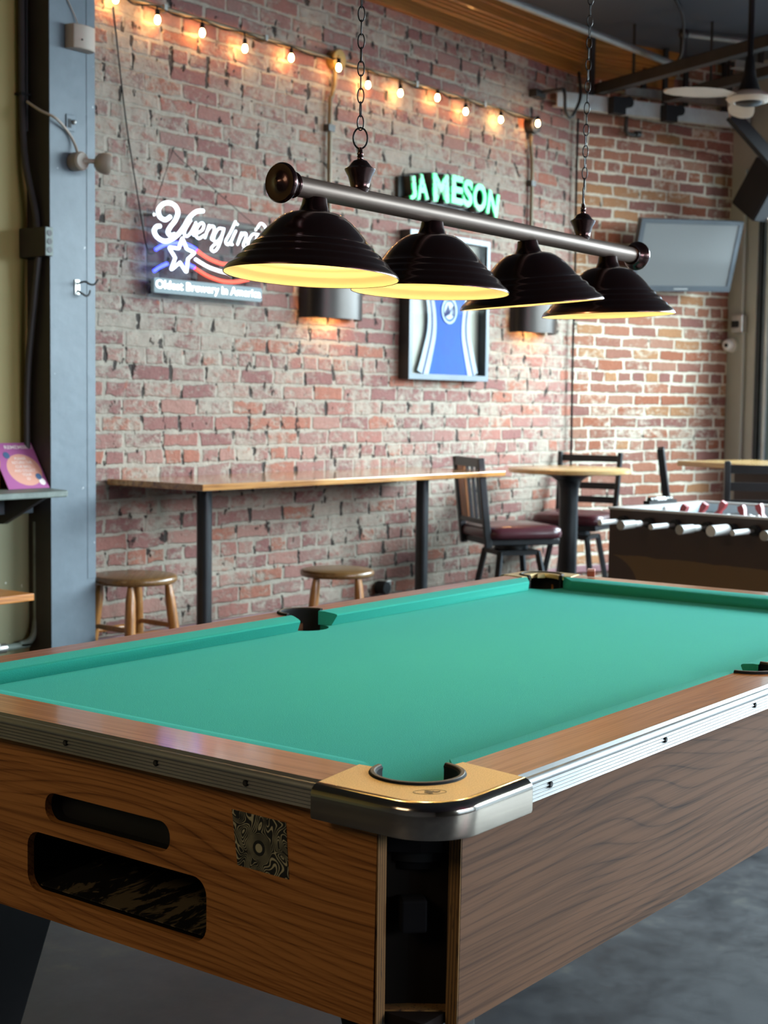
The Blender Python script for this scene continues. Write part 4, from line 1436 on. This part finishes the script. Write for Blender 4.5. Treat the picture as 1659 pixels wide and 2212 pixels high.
MB().box(-.012, .012, -.004, -.001, -.028, .028).build('plate', M['steel'], t, bevel=.002)
MB().tube(spline([(0, -.004, .012), (.012, -.03, .02), (.025, -.045, .010), (.04, -.052, .012), (.055, -.054, .030)], 5), .0035, 8).tube(spline([(0, -.004, -.012), (.008, -.022, -.025), (.02, -.030, -.032), (.032, -.032, -.024), (.036, -.032, -.010)], 5), .0035, 8).build('prongs', M['dark_steel'], t)

PCN = thing('wall_conduit', 'dark grey conduit and switch box running down the yellow wall beside the post', 'conduit', (1.925, 3.13, 1.857))
MB().box(-.016, .0205, -.098, .045, -.052, .052).build('switch_box', M['dark_side'], PCN, smooth=0, bevel=.003)
m = MB().box(-.014, .019, -.100, -.098, -.050, .050)
m.build('box_cover', M['shelf'], PCN, smooth=0)
for z in (-.03, 0, .03):
    MB().lathe([(.0001, 0), (.011, 0), (.011, .0015), (.0001, .0015)], 16, Matrix.Translation(Vector((.003, -.1002, z))) @ Mf).build('knockout', M['dark_side'], PCN)
MB().tube(spline([(-.018, .022, 1.553), (-.018, .022, .80), (-.016, .022, .45), (-.012, .01, .28), (.004, -.02, .12), (.004, -.03, .052)], 6), .0125, 10).tube(spline([(.002, -.04, -.052), (-.001, -.02, -.20), (-.004, .018, -.5), (-.004, .022, -.86)], 6), .0125, 10).build('pipe', M['dark_side'], PCN)
MB().tube([(.002, .018, 1.553), (.0, .018, .40)], .006, 8).build('cable', M['black'], PCN)
for z in (1.03, .53):
    MB().box(-.034, .010, .006, .044, z - .004, z + .004).build('strap', M['black'], PCN, smooth=0)
LPN = thing('floor_conduit', 'grey pipe curving along the bottom of the yellow wall under the shelf', 'conduit', (1.925, 3.145, .42))
MB().tube(spline([(.03, 0, .42), (.03, 0, .12), (.028, 0, .05), (.006, 0, -.015), (-.05, 0, -.030), (-.14, 0, -.034), (-1.6, 0, -.034)], 6), .0125, 10).build('pipe', M['shelf'], LPN)
MB().cyl((-.150, 0, -.034), (-.116, 0, -.034), .019, seg=12).cyl((-.175, 0, -.034), (-.150, 0, -.034), .026, seg=6).build('coupling', M['steel'], LPN)

SH = thing('wall_shelf', 'worn grey-green ledge shelf on the yellow wall', 'shelf', (1.6, 3.17, .96))
MB().poly([[(-2.2, -.295), (.268, -.30), (.292, -.275), (.335, -.118), (.335, .004), (-2.2, .004)]], I4, -.012, .010).build('shelf_board', M['shelf'], SH, smooth=0, bevel=.004)
MB().box(-2.2, .330, -.040, .004, -.085, -.012).build('cleat', M['blue'], SH, smooth=0)
for x in (.20, -.55):
    MB().poly([[(-.26, -.012), (0, -.012), (0, -.12), (-.03, -.12)]], Matrix(((0, 0, 1, 0), (1, 0, 0, 0), (0, 1, 0, 0), (0, 0, 0, 1))), x, x + .02).build('bracket', M['dark_side'], SH, smooth=0)

CD = thing('notice_card', 'pink notice card with a peach oval leaning on the grey-green shelf', 'notice', (1.756, 3.050, .971))
CD.rotation_euler = (R(-33), 0, 0)
PW[CD.name] = Matrix.Translation(Vector((1.756, 3.05, .971))) @ Matrix.Rotation(R(-33), 4, 'X')
MB().box(0, .185, 0, .003, 0, .192).build('card', M['card'], CD, smooth=0)


def card_line(txt, x0, x1, z, h, mat='card_text'):
    text_obj('lettering', txt, M[mat], CD, lambda x, y, zz, b: (x0 + (x - b[0]) / (b[1] - b[0]) * (x1 - x0), -.0006 - zz, z + (y - b[2]) / (b[3] - b[2]) * h), .0, .01)


card_line('REMEMBER!', .055, .180, .166, .015)
for txt, x0, x1, z in (('PLEASE', .080, .130, .120), ('RETURN THE', .062, .150, .103), ('CUE BALL', .070, .140, .086), ('AND COLLECT', .058, .152, .069), ('YOUR', .085, .128, .052), ('ID', .100, .114, .035)):
    card_line(txt, x0, x1, z, .011)
MB().lathe([(.0001, 0), (.013, 0), (.013, .0006), (.0001, .0006)], 20, Matrix.Translation(Vector((.155, -.0002, .048))) @ Mf).build('printed_ball', M['card_blue'], CD, smooth=0)
MB().lathe([(.0001, 0), (.014, 0), (.014, .0006), (.0001, .0006)], 20, Matrix.Translation(Vector((.050, -.0002, .140))) @ Mf).build('printed_ball', M['card_blue'], CD, smooth=0)
MB().lathe([(.0001, 0), (.014, 0), (.014, .0005), (.0001, .0005)], 20, Matrix.Translation(Vector((.163, -.0001, .026))) @ Mf).build('printed_ball', M['card_text'], CD, smooth=0)
t = thing('cork_block', 'brown block behind the pink notice card on the shelf', 'block', (1.70, 3.12, .971))
MB().box(-.06, .06, -.02, .02, 0, .10).build('block', M['splat'], t, smooth=0, bevel=.003)

BN = thing('wooden_bench', 'orange wooden bench end at the left edge in front of the yellow wall', 'bench', (1.35, 2.92, 0))
MB().box(-.5, .287, -.15, .13, .611, .636).build('seat', M['oak_edge'], BN, smooth=0, bevel=.003)
for x in (-.42, .05):
    MB().box(x - .02, x + .02, -.12, .10, 0, .611).build('leg', M['stool'], BN, smooth=0)

# ------------------------------------------------------------------ overhead
SPK = thing('sprinkler_pipe', 'grey pipe running under the slate ceiling to an elbow by the brick corner', 'pipe', (5.0, 2.64, 3.2))
pz = lambda x: 2.616 + (6.105 - x) * .0368
MB().cyl((-3.4, pz(1.6) - 2.64, 0), (1.105, pz(6.105) - 2.64, 0), .019, seg=16).build('pipe', M['pipe_grey'], SPK)
MB().tube(spline([(1.06, pz(6.06) - 2.64, 0), (1.115, -.024, .002), (1.128, -.026, .04)], 4), .026, 14).build('elbow', M['dark_steel'], SPK)
MB().cyl((1.128, -.026, .03), (1.128, -.026, .18), .020, seg=14).build('riser', M['dark_steel'], SPK)
MB().sphere((1.128, -.026, .185), .030, 14, 10).build('elbow', M['dark_steel'], SPK)
MB().cyl((1.128, -.026, .185), (1.62, -.40, .168), .016, seg=12).build('branch_pipe', M['pipe_grey'], SPK)
MB().tube(spline([(1.03, -.03, .0), (.985, -.09, .06), (.76, -.20, .17), (.52, -.27, .207)], 5), .008, 8).build('hanger', M['dark_steel'], SPK)
MB().cyl((-.6, pz(4.4) - 2.64, .0), (-.6, pz(4.4) - 2.64, .21), .006, seg=8).build('hanger', M['dark_steel'], SPK)

d1 = Vector((5.463 - 5.939, 1.832 - 2.992, 0)).normalized()
p0 = Vector((5.975, 3.06, 3.105))


def strut(name, label, p0, p1, w, h, mat, cat='ceiling strut'):
    t = thing(name, label, cat, tuple(p0))
    d = Vector(p1) - Vector(p0)
    up = Vector((0, 0, 1))
    side = d.normalized().cross(up).normalized()
    m = MB()
    for off in (-1, 1):
        m.bar(side * off * (w / 2 - .002), side * off * (w / 2 - .002) + d, .004, h)
    m.bar((0, 0, h / 2 - .002), Vector((0, 0, h / 2 - .002)) + d, w, .004)
    m.bar((0, 0, -h / 2 + .002), Vector((0, 0, -h / 2 + .002)) + d, w * .9, .004)
    m.build('channel', mat, t, smooth=0)
    n = max(1, int(d.length / 1.2))
    for i in range(n + 1):
        q = d * ((i + .25) / (n + .5))
        MB().bar(q + Vector((0, 0, h / 2)), q + Vector((0, 0, ZC - p0[2] - .001)), .012, .012).build('hanger_rod', mat, t, smooth=0)
    return t


strut('ceiling_strut', 'dark steel channel crossing under the slate ceiling in front of the elbow pipe', p0, p0 + d1 * 4.2, .06, .058, M['dark_steel'])
q0 = Vector((6.20, 2.745, 3.06))
strut('ceiling_strut', 'dark steel channel crossing behind the ceiling fan', q0, q0 + d1 * 3.6, .055, .05, M['dark_steel'])


# overhead door track along the angled brick wall
def track(name, label, base, s0, s1, z, off, mat, h=.085):
    t = thing(name, label, 'door track', tuple(w2(s0, z, off)), A2)
    ln = s1 - s0
    pr_ = [(-.022, -h / 2), (.022, -h / 2), (.022, -h / 2 + .014), (.016, -h / 2 + .014), (.016, -h / 2 + .006), (-.016, -h / 2 + .006), (-.016, h / 2 - .004), (.020, h / 2 - .004), (.020, h / 2), (-.022, h / 2)]
    dz = .035
    MB().loft([[(0, y, zz) for y, zz in pr_], [(ln, y, zz + dz) for y, zz in pr_]]).build('rail', mat, t, smooth=0)
    for f_ in (.18, .55, .9):
        MB().box(ln * f_ - .015, ln * f_ + .015, .0, .02, h / 2 - .05, ZC - z - .001).build('hanger', M['dark_steel'], t, smooth=0)
    return t


TK = track('door_track', 'pale galvanised overhead door track along the top of the orange brick wall', K, -.27, T2 - .02, 3.015, .14, M['track'])
for f_ in (.42, .82):
    MB().box(f_ - .05, f_ + .04, -.075, -.023, -.045, .05).build('roller_bracket', M['black'], TK, smooth=0)
    MB().cyl((f_ + .07, -.07, .03), (f_ + .07, -.03, .03), .032, seg=16).build('roller', M['black'], TK)
track('door_track', 'thin upper galvanised rail behind the overhead door track', K, .30, T2 - .05, 3.14, .06, M['steel'], .05)
track('door_track', 'short galvanised rail hanging near the ceiling to the right of the fan rod', K, .62, 1.9, 3.235, .62, M['steel'], .045)
t = thing('wall_pipe', 'short black elbow pipe on the orange brick wall under the door track', 'pipe', tuple(w2(.335, 3.0, 0)), A2)
MB().tube([(0, -.05, .05), (0, -.05, -.085), (.012, -.05, -.10), (.05, -.05, -.10), (.10, -.05, -.092)], .013, 10).build('pipe', M['dark_steel'], t)
MB().cyl((.075, -.05, -.095), (.11, -.05, -.091), .02, seg=12).cyl((0, -.05, .05), (0, -.001, .05), .013, seg=10).build('fitting', M['dark_steel'], t)
t = thing('diagonal_brace', 'thick black diagonal brace at the top of the grey steel jamb', 'brace', (6.33, 2.40, 2.95))
MB().bar((0, 0, 0), (.50, -.36, -.55), .05, .07).build('brace', M['black'], t, smooth=0)
MB().tube(spline([(-.04, .01, .10), (-.02, 0, -.02), (.04, -.02, -.05), (.06, -.03, .02), (.10, -.08, .06)], 5), .006, 6).build('cable', M['beige'], t)

# ceiling fan
FX, FY, FZZ = 5.333, 1.867, 2.805
FN = thing('ceiling_fan', 'three-bladed off-white ceiling fan on a black rod', 'ceiling fan', (FX, FY, FZZ))
MB().lathe([(.0001, ZC - FZZ), (.07, ZC - FZZ), (.065, ZC - FZZ - .05), (.02, ZC - FZZ - .07), (.0145, ZC - FZZ - .08), (.0145, .21), (.022, .20), (.030, .12), (.052, .05), (.062, .035), (.0001, .035)], 28, caps=True).build('downrod', M['black'], FN, smooth=40)
Rv, Fv = Vector((.603, -.798, 0)), Vector((.798, .603, 0))
MB().lathe([(.0001, .040), (.06, .038), (.10, .022), (.112, .004), (.10, -.010), (.072, -.016), (.070, -.012), (.0001, -.010)], 40, caps=True).build('hub', M['fan'], FN, smooth=40)
MB().lathe([(.066, -.013), (.062, -.022), (.04, -.030), (.0001, -.033)], 32).build('hub_cap', M['iron'], FN, smooth=60, fix=False)
for k, an in enumerate((200, 320, 80)):
    dv_ = (Rv * math.cos(R(an)) + Fv * math.sin(R(an)))
    sv = Vector((-dv_.y, dv_.x, 0))
    secs = []
    for rr_, wd, tw, zz in ((.07, .055, 3, .012), (.12, .075, 6, .012), (.20, .12, 9, .010), (.30, .135, 9, .006), (.40, .12, 8, .004), (.45, .09, 7, .003), (.475, .04, 6, .003)):
        c_ = dv_ * rr_ + sv * (.02 * math.sin(rr_ * 6))
        s2 = sv * math.cos(R(tw)) + Vector((0, 0, 1)) * math.sin(R(tw))
        nz_ = Vector((0, 0, 1))
        secs.append([c_ + s2 * wd * f_ + nz_ * (zz + h_) for f_, h_ in ((-.5, 0), (-.3, .006), (.2, .008), (.5, 0), (.2, -.004), (-.3, -.004))])
    MB().loft(secs).build('blade', M['fan'], FN, smooth=50)

# television on the angled wall
th, ph, ro = -2.075, .339, .036
n_ = Vector((math.cos(th) * math.cos(ph), math.sin(th) * math.cos(ph), -math.sin(ph)))
rt = Vector((-math.sin(th), math.cos(th), 0))
up = n_.cross(rt)
if up.z < 0:
    up = -up
rv = up.cross(n_)
r2_ = rv * math.cos(ro) + up * math.sin(ro)
u2_ = -rv * math.sin(ro) + up * math.cos(ro)
cT = Vector((6.531, 2.753, 2.193))
TV = bpy.data.objects.new('television', None)
col.objects.link(TV)
MT = Matrix((r2_, -n_, u2_)).transposed().to_4x4()       # local x right, -y to the viewer, z up
MT = MT @ Matrix.Scale(.984, 4)
MT.translation = cT
TV.matrix_world = MT
PW[TV.name] = MT
tag(TV, 'grey flat television tilted down from the orange brick wall', 'television')
MB().poly([[(-.365, -.22), (.365, -.22), (.365, .22), (-.365, .22)], [(-.335, -.185), (-.335, .195), (.335, .195), (.335, -.185)]], PXZ, -.005, .006).box(-.36, .36, .005, .045, -.215, .215).build('housing', M['tv_bezel'], TV, smooth=0)
MB().box(-.336, .336, -.002, .004, -.186, .196).build('screen', M['tv'], TV, smooth=0)
MB().box(-.05, .05, -.0068, -.006, -.207, -.200).build('logo_strip', M['steel'], TV, smooth=0)
MB().box(-.12, .12, .045, .06, -.1, .1).build('bracket', M['dark_steel'], TV, smooth=0)

# on the steel jamb: dome camera, switch box, loudspeaker
def w3t(name, label, cat, t_, z):
    return thing(name, label, cat, tuple(w3(t_, z)), A3)


t = w3t('security_camera', 'white dome security camera on the grey steel jamb', 'camera', .05, 1.687)
MB().lathe([(.0001, 0), (.044, 0), (.046, .006), (.044, .02), (.0001, .02)], 28, Mf).build('base', M['white_plastic'], t)
MB().sphere((0, -.042, 0), .038, 24, 14).build('dome', M['white_plastic'], t)
lv = Vector((.42, -.9, -.05)).normalized()
Ml = lv.to_track_quat('Z', 'Y').to_matrix().to_4x4()
Ml.translation = Vector((0, -.042, 0))
MB().lathe([(.0001, .0395), (.012, .0385), (.013, .036), (.0001, .036)], 20, Ml, caps=True).build('lens', M['black'], t)
t = w3t('switch_box', 'grey metal switch box with a conduit above the dome camera', 'switch box', .125, 1.817)
MB().box(-.045, .045, -.05, -.001, -.055, .055).build('box', M['steel'], t, smooth=0, bevel=.004)
MB().box(-.040, .015, -.056, -.05, -.022, .018).build('toggle', M['black'], t, smooth=0)
MB().tube([(.03, -.02, -.055), (.03, -.02, -1.5)], .010, 10).tube([(.015, -.02, .055), (.015, -.02, .95)], .010, 10).build('conduit', M['jamb'], t)
t = thing('loudspeaker', 'black loudspeaker tilted on the grey steel jamb above the television', 'speaker', (6.86, 2.42, 2.60))
sv3 = Vector((-.30, -.72, -.62)).normalized()
Ms = sv3.to_track_quat('Y', 'Z').to_matrix().to_4x4()
m = MB()
tz = [(-.10, -.09), (.10, -.09), (.075, .11), (-.075, .11)]
m.loft([[tuple(Ms @ Vector((x, y, -.16))) for x, y in tz], [tuple(Ms @ Vector((x, y, .16))) for x, y in tz]])
m.build('cabinet', M['black'], t, smooth=0, bevel=.008)
MB().loft([[tuple(Ms @ Vector((x, .112, z))) for x, z in rrect(-.068, .068, -.15, .15, .01)], [tuple(Ms @ Vector((x, .118, z))) for x, z in rrect(-.068, .068, -.15, .15, .01)]]).build('grille', M['fabric_black'], t, smooth=0)
MB().tube([(.05, .03, .0), (.16, .02, .06), (.215, .006, .08)], .013, 10).build('bracket', M['dark_steel'], t)
MB().tube(spline([(.02, -.02, -.17), (.05, -.06, -.25), (.10, -.05, -.28), (.13, -.02, -.22), (.11, .02, -.17), (.07, .02, -.16)], 6), .008, 6).build('cable', M['beige'], t)

# ------------------------------------------------------------------ front of the room, behind the viewer: a street window and a pink neon
for nm, a_, b_, c_, d_ in (('wall_front_a', -5.2, .2, 0, ZC), ('wall_front_b', 4.9, 5.4, 0, ZC), ('wall_front_c', .2, 4.9, 0, .55), ('wall_front_d', .2, 4.9, 2.75, ZC)):
    struct(MB().box(a_, b_, -6.2, -6.0, c_, d_).build(nm, M['dark_wall'], smooth=0))
m = MB()
for x in (.2, 1.77, 3.33, 4.87):
    m.box(x, x + .05, -6.15, -6.05, .55, 2.75)
for z in (.55, 2.70):
    m.box(.2, 4.9, -6.15, -6.05, z, z + .05)
o = struct(m.build('window_1', M['frame_dark'], smooth=0))
MB().box(.22, 4.88, -6.11, -6.105, .57, 2.73).build('pane', M['glass'], o, smooth=0)
t = thing('neon_sign', 'upright magenta neon tube beside the street window', 'neon sign', (2.05, -5.99, 2.2))
MB().cyl((0, 0, -.45), (0, 0, .45), .016, seg=12).build('tube', M['magenta'], t)
MB().box(-.03, .03, -.04, -.018, -.47, .47).build('backing', M['black'], t, smooth=0)

# ------------------------------------------------------------------ light
w = bpy.data.worlds.new('daylight')
sc.world = w
w.use_nodes = True
bg = w.node_tree.nodes['Background']
bg.inputs[0].default_value = (.62, .80, 1., 1)
bg.inputs[1].default_value = 2.0


def area(name, loc, aim, sx, sy, power, c):
    l = bpy.data.lights.new(name, 'AREA')
    l.shape = 'RECTANGLE'
    l.size, l.size_y = sx, sy
    l.energy = power
    l.color = c
    o = bpy.data.objects.new(name, l)
    col.objects.link(o)
    o.location = loc
    d = Vector(aim) - Vector(loc)
    o.rotation_euler = d.to_track_quat('-Z', 'Y').to_euler()
    return o


cdoor = w3(4.4, 3.7, -3.5)
area('daylight_beyond_glass_door', cdoor, w3(4.4, .5, 2.5), 9.5, 3.4, 4000, (.82, .93, 1.))
area('daylight_beyond_street_window', (3.0, -9.6, 3.5), (3.0, 0, .4), 7., 2.6, 1150, (.86, .95, 1.))
area('warm_interior_fill', (-3.4, .8, 3.2), (-.6, .7, .6), 1.6, 1.6, 38, (1., .76, .48))  # unseen warm fill standing for lamps behind the viewer, no fixtures modelled

# ------------------------------------------------------------------ camera
cam = bpy.data.cameras.new('camera')
co_ = bpy.data.objects.new('camera', cam)
col.objects.link(co_)
cam.sensor_fit = 'VERTICAL'
cam.sensor_height = 36.
cam.lens = 3164.87 * 36 / 2212
yaw, pitch, roll = R(37.0759), R(-4.1849), R(.7011)
F = Vector((math.cos(pitch) * math.cos(yaw), math.cos(pitch) * math.sin(yaw), math.sin(pitch)))
r0 = Vector((math.sin(yaw), -math.cos(yaw), 0))
u0 = r0.cross(F)
rx = r0 * math.cos(roll) + u0 * math.sin(roll)
uy = -r0 * math.sin(roll) + u0 * math.cos(roll)
Mc = Matrix((rx, uy, -F)).transposed().to_4x4()
Mc.translation = Vector((-1.5812, -1.1411, 1.28677))
co_.matrix_world = Mc
cam.clip_start = .05
cam.dof.use_dof = True
cam.dof.focus_distance = 2.4
cam.dof.aperture_fstop = 8.
sc.camera = co_

sc.view_settings.view_transform = 'Standard'
sc.view_settings.look = 'None'
sc.view_settings.gamma = 1.
sc.view_settings.exposure = .18
sc.view_settings.use_curve_mapping = False
sc.cycles.use_denoising = True
sc.cycles.max_bounces = 8
sc.cycles.diffuse_bounces = 4
sc.cycles.glossy_bounces = 4
sc.cycles.transparent_max_bounces = 12
sc.cycles.sample_clamp_indirect = 6.
sc.cycles.caustics_reflective = False
sc.cycles.caustics_refractive = False
